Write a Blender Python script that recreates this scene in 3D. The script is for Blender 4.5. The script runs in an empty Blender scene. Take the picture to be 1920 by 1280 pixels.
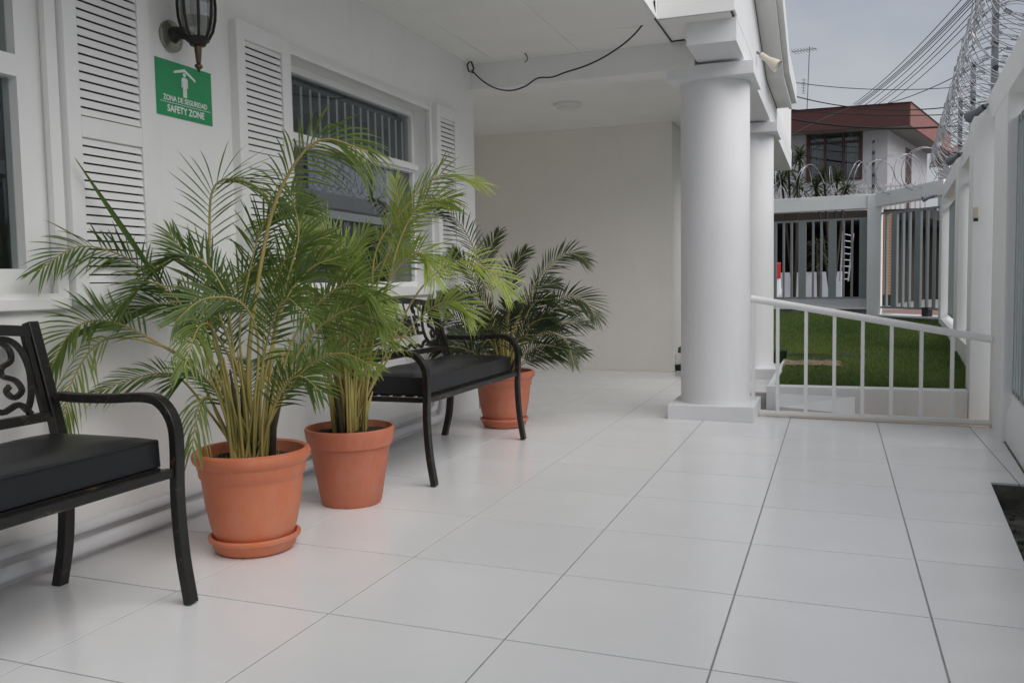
import bpy, math, random
from mathutils import Vector, Matrix
random.seed(7)
rnd = random.Random(11)
S = bpy.context.scene
COL = S.collection
# ---------------------------------------------------------------- camera
CM = ((0.9384467677615157, -0.3453373689960304, -0.007730824850123996),
      (0.3449959892808332, 0.9359358250712254, 0.07072410288143435),
      (-0.01718811967909718, -0.06903790931904034, 0.9974659571227245))
CC = Vector((0.28518, -2.16307, 0.97527))
FPX = 1646.85
cd = bpy.data.cameras.new('camera'); cam = bpy.data.objects.new('camera', cd); COL.objects.link(cam)
cd.sensor_width = 36; cd.lens = FPX / 1920 * 36; cd.clip_start = 0.05; cd.clip_end = 3000
M = Matrix(((CM[0][0], CM[0][2], -CM[0][1], CC.x), (CM[1][0], CM[1][2], -CM[1][1], CC.y), (CM[2][0], CM[2][2], -CM[2][1], CC.z), (0, 0, 0, 1)))
cam.matrix_world = M
S.camera = cam
# ---------------------------------------------------------------- world, sun, exposure
SUN_AZ = math.radians(20)      # direction the light comes from, measured from +X towards -Y
SUN_EL = math.radians(45)
w = bpy.data.worlds.new('World'); S.world = w; w.use_nodes = True
nt = w.node_tree; nt.nodes.clear()
out = nt.nodes.new('ShaderNodeOutputWorld'); bg = nt.nodes.new('ShaderNodeBackground')
sky = nt.nodes.new('ShaderNodeTexSky'); sky.sky_type = 'NISHITA'; sky.sun_disc = False
sky.sun_elevation = SUN_EL; sky.sun_rotation = math.radians(90) + SUN_AZ
sky.air_density = 1.0; sky.dust_density = 2.0
tc = nt.nodes.new('ShaderNodeTexCoord'); mp = nt.nodes.new('ShaderNodeMapping'); mp.inputs['Scale'].default_value = (2.0, 2.0, 5.0)
nz = nt.nodes.new('ShaderNodeTexNoise'); nz.inputs['Scale'].default_value = 1.6; nz.inputs['Detail'].default_value = 6; nz.inputs['Roughness'].default_value = 0.55
rp = nt.nodes.new('ShaderNodeValToRGB'); rp.color_ramp.elements[0].position = 0.32; rp.color_ramp.elements[1].position = 0.68
rp.color_ramp.elements[0].color = (0.70, 0.73, 0.83, 1); rp.color_ramp.elements[1].color = (1.0, 1.0, 1.0, 1)
vm = nt.nodes.new('ShaderNodeVectorMath'); vm.operation = 'SCALE'; vm.inputs['Scale'].default_value = 1.46
mx = nt.nodes.new('ShaderNodeMix'); mx.data_type = 'RGBA'; mx.inputs['Factor'].default_value = 0.9
nt.links.new(tc.outputs['Generated'], mp.inputs['Vector']); nt.links.new(mp.outputs['Vector'], nz.inputs['Vector'])
nt.links.new(nz.outputs['Fac'], rp.inputs['Fac']); nt.links.new(rp.outputs['Color'], vm.inputs[0])
nt.links.new(sky.outputs['Color'], mx.inputs['A']); nt.links.new(vm.outputs['Vector'], mx.inputs['B'])
nt.links.new(mx.outputs['Result'], bg.inputs['Color']); bg.inputs['Strength'].default_value = 0.1
nt.links.new(bg.outputs['Background'], out.inputs['Surface'])
ld = bpy.data.lights.new('sun', 'SUN'); ld.energy = 0.86; ld.angle = math.radians(60); ld.color = (1.0, 0.975, 0.95)
sun = bpy.data.objects.new('sun', ld); COL.objects.link(sun); sun.location = (8, -2, 12)
sdir = Vector((math.cos(SUN_EL) * math.cos(SUN_AZ), -math.cos(SUN_EL) * math.sin(SUN_AZ), math.sin(SUN_EL)))
sun.rotation_euler = sdir.to_track_quat('Z', 'Y').to_euler()
S.view_settings.view_transform = 'Standard'; S.view_settings.look = 'None'; S.view_settings.exposure = 1.6
S.view_settings.gamma = 1.0; S.view_settings.use_curve_mapping = False
try:
    S.cycles.max_bounces = 16; S.cycles.diffuse_bounces = 12; S.cycles.glossy_bounces = 4; S.cycles.transparent_max_bounces = 16
    S.cycles.use_denoising = True
except Exception:
    pass

# ---------------------------------------------------------------- pixel -> position helpers (1920x1280 photo)
def ray(x, y):
    v = ((x - 960) / FPX, 1.0, -(y - 640) / FPX)
    return Vector([sum(CM[r][c] * v[c] for c in range(3)) for r in range(3)])
def pX(x, y, v): d = ray(x, y); return CC + d * ((v - CC.x) / d.x)
def pY(x, y, v): d = ray(x, y); return CC + d * ((v - CC.y) / d.y)
def pZ(x, y, v): d = ray(x, y); return CC + d * ((v - CC.z) / d.z)
def pD(x, y, D): return CC + ray(x, y) * D
SL = -0.01345
def fz(x): return SL * x
T = 0.55

# ---------------------------------------------------------------- materials
def mat(name, base=(0.8, 0.8, 0.8), rough=0.5, metal=0.0, spec=0.5, noise=0.0, nscale=8.0, bump=0.0, bscale=60.0, tint2=None, objrand=0.0, coords='Object'):
    m = bpy.data.materials.new(name); m.use_nodes = True
    n = m.node_tree.nodes; l = m.node_tree.links
    b = n['Principled BSDF']; b.inputs['Base Color'].default_value = (*base, 1); b.inputs['Roughness'].default_value = rough
    b.inputs['Metallic'].default_value = metal; b.inputs['Specular IOR Level'].default_value = spec
    t = n.new('ShaderNodeTexCoord')
    src = None
    if noise > 0 or tint2:
        z = n.new('ShaderNodeTexNoise'); z.inputs['Scale'].default_value = nscale; z.inputs['Detail'].default_value = 6; z.inputs['Roughness'].default_value = 0.6
        l.new(t.outputs[coords], z.inputs['Vector'])
        r = n.new('ShaderNodeValToRGB'); r.color_ramp.elements[0].position = 0.3; r.color_ramp.elements[1].position = 0.7
        a = tuple(c * (1 - noise) for c in base) if not tint2 else tint2
        r.color_ramp.elements[0].color = (*a, 1); r.color_ramp.elements[1].color = (*base, 1)
        l.new(z.outputs['Fac'], r.inputs['Fac']); src = r.outputs['Color']
    if objrand > 0:
        oi = n.new('ShaderNodeObjectInfo'); mr = n.new('ShaderNodeMapRange'); mr.inputs['To Min'].default_value = 1 - objrand; mr.inputs['To Max'].default_value = 1
        l.new(oi.outputs['Random'], mr.inputs['Value'])
        sc = n.new('ShaderNodeVectorMath'); sc.operation = 'SCALE'
        if src: l.new(src, sc.inputs[0])
        else: sc.inputs[0].default_value = base
        l.new(mr.outputs['Result'], sc.inputs['Scale']); src = sc.outputs['Vector']
    if src: l.new(src, b.inputs['Base Color'])
    if bump > 0:
        z2 = n.new('ShaderNodeTexNoise'); z2.inputs['Scale'].default_value = bscale; z2.inputs['Detail'].default_value = 5
        l.new(t.outputs[coords], z2.inputs['Vector'])
        bp = n.new('ShaderNodeBump'); bp.inputs['Strength'].default_value = bump; bp.inputs['Distance'].default_value = 0.01
        l.new(z2.outputs['Fac'], bp.inputs['Height']); l.new(bp.outputs['Normal'], b.inputs['Normal'])
    return m
def wall_paint(name, base, dirt):
    # painted plaster: broad unevenness, roller texture, some grime streaks with a shape of their own
    m = mat(name, base, 0.5, noise=0.05, nscale=1.7, bump=0.13, bscale=70, spec=0.35)
    n = m.node_tree.nodes; l = m.node_tree.links; b = n['Principled BSDF']
    t = n.new('ShaderNodeTexCoord'); mpn = n.new('ShaderNodeMapping'); mpn.inputs['Scale'].default_value = (7, 7, 1.3)
    z = n.new('ShaderNodeTexNoise'); z.inputs['Scale'].default_value = 1.0; z.inputs['Detail'].default_value = 9; z.inputs['Roughness'].default_value = 0.7
    l.new(t.outputs['Object'], mpn.inputs['Vector']); l.new(mpn.outputs['Vector'], z.inputs['Vector'])
    r = n.new('ShaderNodeValToRGB'); r.color_ramp.elements[0].position = 0.56; r.color_ramp.elements[1].position = 0.8
    r.color_ramp.elements[0].color = (0, 0, 0, 1); r.color_ramp.elements[1].color = (dirt, dirt, dirt, 1)
    l.new(z.outputs['Fac'], r.inputs['Fac'])
    mixn = n.new('ShaderNodeMix'); mixn.data_type = 'RGBA'; mixn.inputs['B'].default_value = (0.42, 0.40, 0.36, 1)
    old = b.inputs['Base Color'].links[0].from_socket
    l.new(old, mixn.inputs['A']); l.new(r.outputs['Color'], mixn.inputs['Factor']); l.new(mixn.outputs['Result'], b.inputs['Base Color'])
    return m
MW = wall_paint('white wall paint', (0.87, 0.87, 0.86), 0.16)
MWB = wall_paint('cream wall paint', (0.87, 0.845, 0.80), 0.08)
MC = wall_paint('column paint', (0.80, 0.805, 0.82), 0.16)
MCE = mat('ceiling board paint', (0.87, 0.865, 0.84), 0.6, noise=0.05, nscale=2.5, bump=0.04)
MTR = mat('white trim paint', (0.84, 0.84, 0.83), 0.35, noise=0.04, nscale=6, bump=0.03)
MFN = wall_paint('fence masonry paint', (0.83, 0.84, 0.84), 0.2)
MGS = mat('grey steel slat paint', (0.25, 0.285, 0.295), 0.45, noise=0.12, nscale=9)
MGR = mat('tile grout', (0.36, 0.355, 0.35), 0.9, noise=0.3, nscale=20)
MTL = mat('glazed white floor tile', (0.79, 0.795, 0.80), 0.20, noise=0.045, nscale=3, objrand=0.022, spec=0.5, bump=0.012, bscale=14)
def smudge(m, lo, hi, scale):
    n = m.node_tree.nodes; l = m.node_tree.links; b = n['Principled BSDF']
    t = n.new('ShaderNodeTexCoord'); oi = n.new('ShaderNodeObjectInfo'); ad = n.new('ShaderNodeVectorMath'); ad.operation = 'ADD'
    l.new(t.outputs['Object'], ad.inputs[0]); l.new(oi.outputs['Location'], ad.inputs[1])
    z = n.new('ShaderNodeTexNoise'); z.inputs['Scale'].default_value = scale; z.inputs['Detail'].default_value = 8; z.inputs['Roughness'].default_value = 0.65
    l.new(ad.outputs['Vector'], z.inputs['Vector'])
    mr = n.new('ShaderNodeMapRange'); mr.inputs['From Min'].default_value = 0.3; mr.inputs['From Max'].default_value = 0.7; mr.inputs['To Min'].default_value = lo; mr.inputs['To Max'].default_value = hi
    l.new(z.outputs['Fac'], mr.inputs['Value']); l.new(mr.outputs['Result'], b.inputs['Roughness'])
    # small specks of grit and scuffs
    z2 = n.new('ShaderNodeTexNoise'); z2.inputs['Scale'].default_value = scale * 9; z2.inputs['Detail'].default_value = 4
    l.new(ad.outputs['Vector'], z2.inputs['Vector'])
    r = n.new('ShaderNodeValToRGB'); r.color_ramp.elements[0].position = 0.74; r.color_ramp.elements[1].position = 0.84
    r.color_ramp.elements[0].color = (0, 0, 0, 1); r.color_ramp.elements[1].color = (.45, .45, .45, 1)
    l.new(z2.outputs['Fac'], r.inputs['Fac'])
    mx_ = n.new('ShaderNodeMix'); mx_.data_type = 'RGBA'; mx_.inputs['B'].default_value = (0.36, 0.34, 0.31, 1)
    old = b.inputs['Base Color'].links[0].from_socket
    l.new(old, mx_.inputs['A']); l.new(r.outputs['Color'], mx_.inputs['Factor']); l.new(mx_.outputs['Result'], b.inputs['Base Color'])
smudge(MTL, 0.15, 0.25, 1.6)
def dusty(m):
    # chalky lime bloom and dried splashes on the pots
    n = m.node_tree.nodes; l = m.node_tree.links; b = n['Principled BSDF']
    t = n.new('ShaderNodeTexCoord'); mp_ = n.new('ShaderNodeMapping'); mp_.inputs['Scale'].default_value = (9, 9, 3.2); l.new(t.outputs['Object'], mp_.inputs['Vector'])
    z = n.new('ShaderNodeTexNoise'); z.inputs['Scale'].default_value = 1.0; z.inputs['Detail'].default_value = 10; z.inputs['Roughness'].default_value = 0.72; l.new(mp_.outputs['Vector'], z.inputs['Vector'])
    r = n.new('ShaderNodeValToRGB'); r.color_ramp.elements[0].position = 0.50; r.color_ramp.elements[1].position = 0.74
    r.color_ramp.elements[0].color = (0, 0, 0, 1); r.color_ramp.elements[1].color = (.42, .42, .42, 1); l.new(z.outputs['Fac'], r.inputs['Fac'])
    x = n.new('ShaderNodeMix'); x.data_type = 'RGBA'; x.inputs['B'].default_value = (0.52, 0.33, 0.25, 1)
    l.new(b.inputs['Base Color'].links[0].from_socket, x.inputs['A']); l.new(r.outputs['Color'], x.inputs['Factor']); l.new(x.outputs['Result'], b.inputs['Base Color'])
MBG = mat('beige step tile', (0.62, 0.50, 0.38), 0.4, noise=0.12, nscale=7)
MDK = mat('dark room', (0.10, 0.10, 0.10), 0.8)
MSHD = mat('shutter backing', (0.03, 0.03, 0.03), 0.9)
MIN = mat('interior plaster', (0.30, 0.31, 0.32), 0.8)
MTC = mat('terracotta plastic', (0.68, 0.205, 0.095), 0.48, tint2=(0.54, 0.155, 0.075), nscale=3.5, bump=0.04, bscale=120)
smudge(MTC, 0.36, 0.62, 5.0); dusty(MTC)
MTC2 = mat('weathered terracotta', (0.58, 0.175, 0.092), 0.55, tint2=(0.43, 0.13, 0.075), nscale=3.5, bump=0.05, bscale=120)
smudge(MTC2, 0.42, 0.7, 5.0); dusty(MTC2)
MSO = mat('potting soil', (0.035, 0.025, 0.018), 0.95, noise=0.5, nscale=60, bump=1.0, bscale=120)
MVI = mat('black vinyl', (0.010, 0.011, 0.013), 0.33, bump=0.25, bscale=9, spec=0.5)
MGRS = mat('lawn soil', (0.05, 0.085, 0.025), 0.95, noise=0.5, nscale=14, bump=0.6, bscale=40)
MDIRT = mat('bare earth', (0.30, 0.22, 0.15), 0.95, noise=0.35, nscale=12, bump=0.8, bscale=50)
MCON = mat('stained concrete', (0.30, 0.30, 0.27), 0.9, tint2=(0.10, 0.10, 0.085), nscale=5, bump=0.4, bscale=40)
MMOSS = mat('mouldy concrete', (0.20, 0.20, 0.165), 0.9, tint2=(0.025, 0.025, 0.02), nscale=7, bump=0.5, bscale=50)
MASP = mat('asphalt', (0.06, 0.06, 0.06), 0.9, noise=0.3, nscale=30, bump=0.3, bscale=200)
MRD = mat('worn concrete paving', (0.34, 0.33, 0.31), 0.9, noise=0.3, nscale=3, bump=0.3)
MBRK = mat('red paving', (0.30, 0.17, 0.14), 0.85, noise=0.3, nscale=25, bump=0.3)
MGALV = mat('galvanised wire', (0.42, 0.43, 0.45), 0.42, metal=0.7, noise=0.25, nscale=30)
MPOST = mat('grey post paint', (0.17, 0.19, 0.22), 0.5, noise=0.1)
MBLK = mat('black rubber', (0.02, 0.02, 0.022), 0.5)
MCAB = mat('black cable', (0.016, 0.016, 0.017), 0.5)
MPIPE = mat('pale pvc pipe', (0.72, 0.735, 0.77), 0.35, noise=0.08)
MGREEN = mat('green sign face', (0.012, 0.30, 0.10), 0.35, noise=0.06, nscale=5)
MSW = mat('white sign print', (0.80, 0.82, 0.80), 0.4)
MBRZ = mat('antique bronze', (0.12, 0.085, 0.055), 0.42, metal=0.6, noise=0.5, nscale=25)
MBRZ2 = mat('dark bronze', (0.04, 0.036, 0.033), 0.45, metal=0.5, noise=0.4, nscale=30)
MLAMP = mat('cream lamp enamel', (0.62, 0.58, 0.48), 0.4)
MBULB = mat('frosted diffuser', (0.75, 0.75, 0.73), 0.3)
MVB = mat('charcoal blind vane', (0.16, 0.17, 0.17), 0.6, noise=0.2)
MTAN = mat('tan blind slat', (0.42, 0.38, 0.32), 0.5)
MHW = mat('house render white', (0.50, 0.50, 0.52), 0.7, noise=0.08, nscale=2)
MHR = mat('shaded red fascia', (0.08, 0.022, 0.02), 0.6, noise=0.2, nscale=4)  # front fascia: its shade is mixed into the red
MHRP = mat('sunlit fascia and faded roof red', (0.27, 0.115, 0.10), 0.6, noise=0.15, nscale=4)  # side fascia: sunlight is mixed into the red; distant roof shares it
MROOF = mat('roof sheet', (0.30, 0.12, 0.09), 0.7, noise=0.3)
MHB = mat('dark brown frame', (0.06, 0.02, 0.018), 0.5)
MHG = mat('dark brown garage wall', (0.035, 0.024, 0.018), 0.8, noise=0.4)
MOR = mat('orange brick', (0.50, 0.27, 0.14), 0.8, noise=0.2, nscale=10)
MCUR = mat('curtain cloth', (0.30, 0.30, 0.30), 0.8, noise=0.2)
MCAR = mat('white car paint', (0.72, 0.72, 0.74), 0.2, spec=0.6)
MRED = mat('red tail lamp', (0.45, 0.02, 0.015), 0.2)
MALU = mat('ladder aluminium', (0.34, 0.34, 0.34), 0.4, metal=0.4)
MBARK = mat('bark', (0.05, 0.04, 0.03), 0.9, noise=0.4, nscale=12, bump=0.6)
MSTEM = mat('areca cane', (0.48, 0.35, 0.11), 0.5, tint2=(0.20, 0.21, 0.06), nscale=3)
MSTB = mat('dry sheath', (0.055, 0.04, 0.025), 0.85, noise=0.5, nscale=14)

def bronze_black():
    m = mat('black enamel with bronze wear', (0.012, 0.011, 0.010), 0.34, spec=0.45, bump=0.12, bscale=150)
    n = m.node_tree.nodes; l = m.node_tree.links; b = n['Principled BSDF']
    g = n.new('ShaderNodeNewGeometry'); t = n.new('ShaderNodeTexCoord'); mpn = n.new('ShaderNodeMapping'); mpn.inputs['Scale'].default_value = (30, 5, 12)
    z = n.new('ShaderNodeTexNoise'); z.inputs['Scale'].default_value = 2.2; z.inputs['Detail'].default_value = 8; z.inputs['Roughness'].default_value = 0.7
    l.new(t.outputs['Object'], mpn.inputs['Vector']); l.new(mpn.outputs['Vector'], z.inputs['Vector'])
    r = n.new('ShaderNodeValToRGB'); r.color_ramp.elements[0].position = 0.58; r.color_ramp.elements[1].position = 0.74
    r.color_ramp.elements[0].color = (0.012, 0.011, 0.010, 1); r.color_ramp.elements[1].color = (0.16, 0.115, 0.075, 1)
    l.new(z.outputs['Fac'], r.inputs['Fac']); l.new(r.outputs['Color'], b.inputs['Base Color'])
    return m
MBEN = bronze_black()

def leaf_mat(name, c_dark, c_light):
    m = bpy.data.materials.new(name); m.use_nodes = True
    n = m.node_tree.nodes; l = m.node_tree.links; b = n['Principled BSDF']; o = n['Material Output']
    at = n.new('ShaderNodeAttribute'); at.attribute_name = 'tint'
    mixn = n.new('ShaderNodeMix'); mixn.data_type = 'RGBA'; mixn.inputs['A'].default_value = (*c_dark, 1); mixn.inputs['B'].default_value = (*c_light, 1)
    l.new(at.outputs['Fac'], mixn.inputs['Factor']); l.new(mixn.outputs['Result'], b.inputs['Base Color'])
    b.inputs['Roughness'].default_value = 0.42; b.inputs['Specular IOR Level'].default_value = 0.5
    tr = n.new('ShaderNodeBsdfTranslucent'); l.new(mixn.outputs['Result'], tr.inputs['Color'])
    ms = n.new('ShaderNodeMixShader'); ms.inputs['Fac'].default_value = 0.36
    l.new(b.outputs['BSDF'], ms.inputs[1]); l.new(tr.outputs['BSDF'], ms.inputs[2]); l.new(ms.outputs['Shader'], o.inputs['Surface'])
    return m
ML1 = leaf_mat('palm leaf olive', (0.045, 0.098, 0.019), (0.205, 0.275, 0.052))
ML2 = leaf_mat('palm leaf lime', (0.085, 0.160, 0.022), (0.34, 0.42, 0.065))
ML3 = leaf_mat('palm leaf shaded green', (0.020, 0.040, 0.012), (0.085, 0.11, 0.025))  # far palm: porch shade is worked into this darker leaf green
MLG = leaf_mat('grass blade', (0.075, 0.15, 0.03), (0.24, 0.31, 0.08))
MLD = leaf_mat('sword leaf', (0.02, 0.035, 0.015), (0.10, 0.12, 0.05))

def glass_mat(name, refl, tint, rough=0.0):
    m = bpy.data.materials.new(name); m.use_nodes = True
    n = m.node_tree.nodes; l = m.node_tree.links; n.remove(n['Principled BSDF']); o = n['Material Output']
    g = n.new('ShaderNodeBsdfGlossy'); g.inputs['Roughness'].default_value = rough; g.inputs['Color'].default_value = (0.9, 0.93, 0.97, 1)
    t = n.new('ShaderNodeBsdfTransparent'); t.inputs['Color'].default_value = (*tint, 1)
    fr = n.new('ShaderNodeLayerWeight'); fr.inputs['Blend'].default_value = 0.5
    pw = n.new('ShaderNodeMath'); pw.operation = 'POWER'; pw.inputs[1].default_value = 5.0; l.new(fr.outputs['Facing'], pw.inputs[0])
    ad = n.new('ShaderNodeMath'); ad.operation = 'ADD'; ad.inputs[1].default_value = refl + 0.045; ad.use_clamp = True
    l.new(pw.outputs['Value'], ad.inputs[0])
    ms = n.new('ShaderNodeMixShader'); l.new(ad.outputs['Value'], ms.inputs['Fac']); l.new(t.outputs['BSDF'], ms.inputs[1]); l.new(g.outputs['BSDF'], ms.inputs[2])
    l.new(ms.outputs['Shader'], o.inputs['Surface'])
    return m
MGL = glass_mat('clear window glass', 0.0, (0.85, 0.88, 0.88))
MGLF = glass_mat('reflective filmed glass', 0.22, (0.30, 0.32, 0.35))
MLGL = glass_mat('smoked lamp glass', 0.16, (0.55, 0.56, 0.53), 0.12)

# ---------------------------------------------------------------- mesh helpers
def worldloc(o):
    v = Vector((0, 0, 0))
    while o is not None: v = v + o.location; o = o.parent
    return v
class MB:
    def __init__(s): s.v = []; s.f = []
    def add(s, vs, fs):
        k = len(s.v); s.v += [tuple(v) for v in vs]; s.f += [tuple(i + k for i in f) for f in fs]; return s
    def box(s, x0, x1, y0, y1, z0, z1):
        return s.add([(x0, y0, z0), (x1, y0, z0), (x1, y1, z0), (x0, y1, z0), (x0, y0, z1), (x1, y0, z1), (x1, y1, z1), (x0, y1, z1)],
                     [(0, 3, 2, 1), (4, 5, 6, 7), (0, 1, 5, 4), (1, 2, 6, 5), (2, 3, 7, 6), (3, 0, 4, 7)])
    def prism(s, poly, axis, a, b):
        # polygon in the two other axes (order x,y / x,z / y,z), extruded from a to b along axis
        def mk(p, t): return {'z': (p[0], p[1], t), 'y': (p[0], t, p[1]), 'x': (t, p[0], p[1])}[axis]
        n = len(poly); vs = [mk(p, a) for p in poly] + [mk(p, b) for p in poly]
        fs = [tuple(range(n - 1, -1, -1)), tuple(range(n, 2 * n))] + [(i, (i + 1) % n, n + (i + 1) % n, n + i) for i in range(n)]
        return s.add(vs, fs)
    def obox(s, c, u, v, wv, hu, hv, hw):
        c = Vector(c); u = Vector(u) * hu; v = Vector(v) * hv; wv = Vector(wv) * hw
        return s.add([c - u - v - wv, c + u - v - wv, c + u + v - wv, c - u + v - wv, c - u - v + wv, c + u - v + wv, c + u + v + wv, c - u + v + wv],
                     [(0, 3, 2, 1), (4, 5, 6, 7), (0, 1, 5, 4), (1, 2, 6, 5), (2, 3, 7, 6), (3, 0, 4, 7)])
    def tube(s, pts, r, n=8, closed=False, cap=True, flat=None):
        pts = [Vector(p) for p in pts]; m = len(pts); k = len(s.v)
        rr = r if isinstance(r, (list, tuple)) else [r] * m
        up = None
        for i, p in enumerate(pts):
            if closed: t = pts[(i + 1) % m] - pts[i - 1]
            else: t = pts[min(i + 1, m - 1)] - pts[max(i - 1, 0)]
            if t.length < 1e-9: t = Vector((0, 0, 1))
            t.normalize()
            if up is None:
                a = Vector((0, 0, 1)) if abs(t.z) < 0.9 else Vector((1, 0, 0))
                up = (a - t * a.dot(t)).normalized()
            else:
                up = up - t * up.dot(t)
                up = up.normalized() if up.length > 1e-6 else t.orthogonal().normalized()
            sd = t.cross(up)
            for j in range(n):
                an = 2 * math.pi * (j + 0.5) / n
                s.v.append(tuple(p + (up * math.cos(an) + sd * math.sin(an)) * rr[i]))
        for i in range(m if closed else m - 1):
            for j in range(n):
                a = k + i * n + j; b = k + i * n + (j + 1) % n; c = k + ((i + 1) % m) * n + (j + 1) % n; d = k + ((i + 1) % m) * n + j
                s.f.append((a, b, c, d))
        if cap and not closed:
            s.f.append(tuple(k + j for j in range(n - 1, -1, -1))); s.f.append(tuple(k + (m - 1) * n + j for j in range(n)))
        return s
    def sweep(s, path, axis, hw, th):
        # flat bar following a path that lies in the plane perpendicular to axis; hw half width along axis, th half thickness (or list)
        ax = Vector(axis); path = [Vector(p) for p in path]; m = len(path); k = len(s.v)
        for i, p in enumerate(path):
            t = (path[min(i + 1, m - 1)] - path[max(i - 1, 0)]).normalized(); nn = t.cross(ax).normalized()
            h = th[i] if isinstance(th, (list, tuple)) else th
            for a, b in ((-1, -1), (1, -1), (1, 1), (-1, 1)): s.v.append(tuple(p + ax * (a * hw) + nn * (b * h)))
        for i in range(m - 1):
            for j in range(4):
                a = k + i * 4 + j; b = k + i * 4 + (j + 1) % 4; s.f.append((a, b, b + 4, a + 4))
        s.f.append((k + 3, k + 2, k + 1, k)); e = k + (m - 1) * 4; s.f.append((e, e + 1, e + 2, e + 3))
        return s
    def lathe(s, prof, cx, cy, n=40, cap=False):
        k = len(s.v); m = len(prof)
        for r, z in prof:
            for j in range(n):
                a = 2 * math.pi * j / n; s.v.append((cx + r * math.cos(a), cy + r * math.sin(a), z))
        for i in range(m - 1):
            for j in range(n):
                a = k + i * n + j; b = k + i * n + (j + 1) % n; s.f.append((a, b, b + n, a + n))
        if cap:
            s.f.append(tuple(k + j for j in range(n - 1, -1, -1))); s.f.append(tuple(k + (m - 1) * n + j for j in range(n)))
        return s
    def build(s, name, m, parent=None, smooth=False, origin=None, tint=None, bevel=0):
        org = worldloc(parent) if parent is not None else (Vector(origin) if origin is not None else s.base())
        me = bpy.data.meshes.new(name); me.from_pydata([tuple(Vector(v) - org) for v in s.v], [], s.f); me.validate(); me.update()
        if m: me.materials.append(m)
        if smooth:
            me.polygons.foreach_set('use_smooth', [True] * len(me.polygons))
            if smooth != 'all':
                try: me.set_sharp_from_angle(angle=math.radians(40))
                except Exception: pass
        if tint is not None:
            at = me.attributes.new('tint', 'FLOAT', 'POINT'); at.data.foreach_set('value', tint)
        o = bpy.data.objects.new(name, me); COL.objects.link(o)
        if parent is not None: o.parent = parent
        else: o.location = org
        if bevel:
            bv = o.modifiers.new('bevel', 'BEVEL'); bv.width = bevel; bv.segments = 2; bv.limit_method = 'ANGLE'
        return o
    def base(s):
        n = len(s.v); return Vector((sum(v[0] for v in s.v) / n, sum(v[1] for v in s.v) / n, min(v[2] for v in s.v)))
def tag(o, label, cat, group=None):
    o['label'] = label; o['category'] = cat
    if group: o['group'] = group
    return o
def struct(o): o['kind'] = 'structure'; return o
def stuff(o): o['kind'] = 'stuff'; return o
def thing(name, loc, label, cat, group=None):
    o = bpy.data.objects.new(name, None); COL.objects.link(o); o.location = loc; o.empty_display_size = 0.1
    return tag(o, label, cat, group)
def dup_mesh(o, loc, parent=None, name=None):
    c = o.copy(); COL.objects.link(c); c.parent = parent if parent is not None else o.parent; c.location = loc; return c
def copy_tree(o, parent=None):
    c = o.copy(); COL.objects.link(c); c.parent = parent
    for ch in o.children: copy_tree(ch, c)
    return c
def spline(pts, n):
    pts = [Vector(p) for p in pts]; outp = []; m = len(pts) - 1
    P = [pts[0] * 2 - pts[1]] + pts + [pts[-1] * 2 - pts[-2]]
    for i in range(n + 1):
        t = i / n * m; k = min(int(t), m - 1); u = t - k
        a, b, c, d = P[k], P[k + 1], P[k + 2], P[k + 3]
        outp.append(0.5 * ((2 * b) + (c - a) * u + (2 * a - 5 * b + 4 * c - d) * u * u + (3 * b - a - 3 * c + d) * u ** 3))
    return outp
def text_mesh(body, size, extrude, offset=0.0, align='CENTER', space=1.0):
    cu = bpy.data.curves.new('txt', 'FONT'); cu.body = body; cu.size = size; cu.extrude = extrude; cu.offset = offset
    cu.align_x = align; cu.align_y = 'CENTER'; cu.space_character = space; cu.resolution_u = 3
    ob = bpy.data.objects.new('txt', cu); COL.objects.link(ob)
    dg = bpy.context.evaluated_depsgraph_get(); ev = ob.evaluated_get(dg); me = bpy.data.meshes.new_from_object(ev)
    bpy.data.objects.remove(ob); bpy.data.curves.remove(cu)
    return me
def text_part(name, body, size, ext, centre, m, parent, offset=0.0, sx=1.0, tilt=0.0):
    # text on a surface that faces +X: reads along +Y
    me = text_mesh(body, size, ext, offset); me.name = name; org = worldloc(parent)
    c = Vector(centre)
    for v in me.vertices:
        x, y, z = v.co; v.co = c + Vector((z - y * tilt, x * sx, y)) - org
    me.materials.clear(); me.materials.append(m)
    o = bpy.data.objects.new(name, me); COL.objects.link(o); o.parent = parent
    return o

# ================================================================ GROUND
g = MB(); g.add([(-1500, -1500, -0.30), (1500, -1500, -0.30), (1500, 1500, -0.30), (-1500, 1500, -0.30)], [(0, 1, 2, 3)])
struct(g.build('ground', MASP, origin=(0, 0, -0.30)))
# ---- porch floor: mortar bed and separately laid tiles
XW = -2.2
bed = MB()
def bedq(x0, x1, y0, y1, z=-0.0022):
    bed.add([(x0, y0, fz(x0) + z), (x1, y0, fz(x1) + z), (x1, y1, fz(x1) + z), (x0, y1, fz(x0) + z)], [(0, 1, 2, 3)])
bedq(-2.42, 0.62, -7.0, 3.85); bedq(-4.0, -0.1, 3.85, 6.76); bedq(-0.1, 1.30, 3.85, 4.16); bedq(0.62, 1.32, 2.46, 3.85)
hx = lambda y: 0.98 - 0.066 * (2.46 - y)
bed.add([(0.62, -7, fz(.62) - .0022), (hx(-7), -7, fz(.5) - .0022), (hx(2.46), 2.46, fz(.98) - .0022), (0.62, 2.46, fz(.62) - .0022)], [(0, 1, 2, 3)])
floor = struct(bed.build('porch_floor', MGR, origin=(0, 0, 0)))
full = None
G2 = 0.0028
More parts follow.
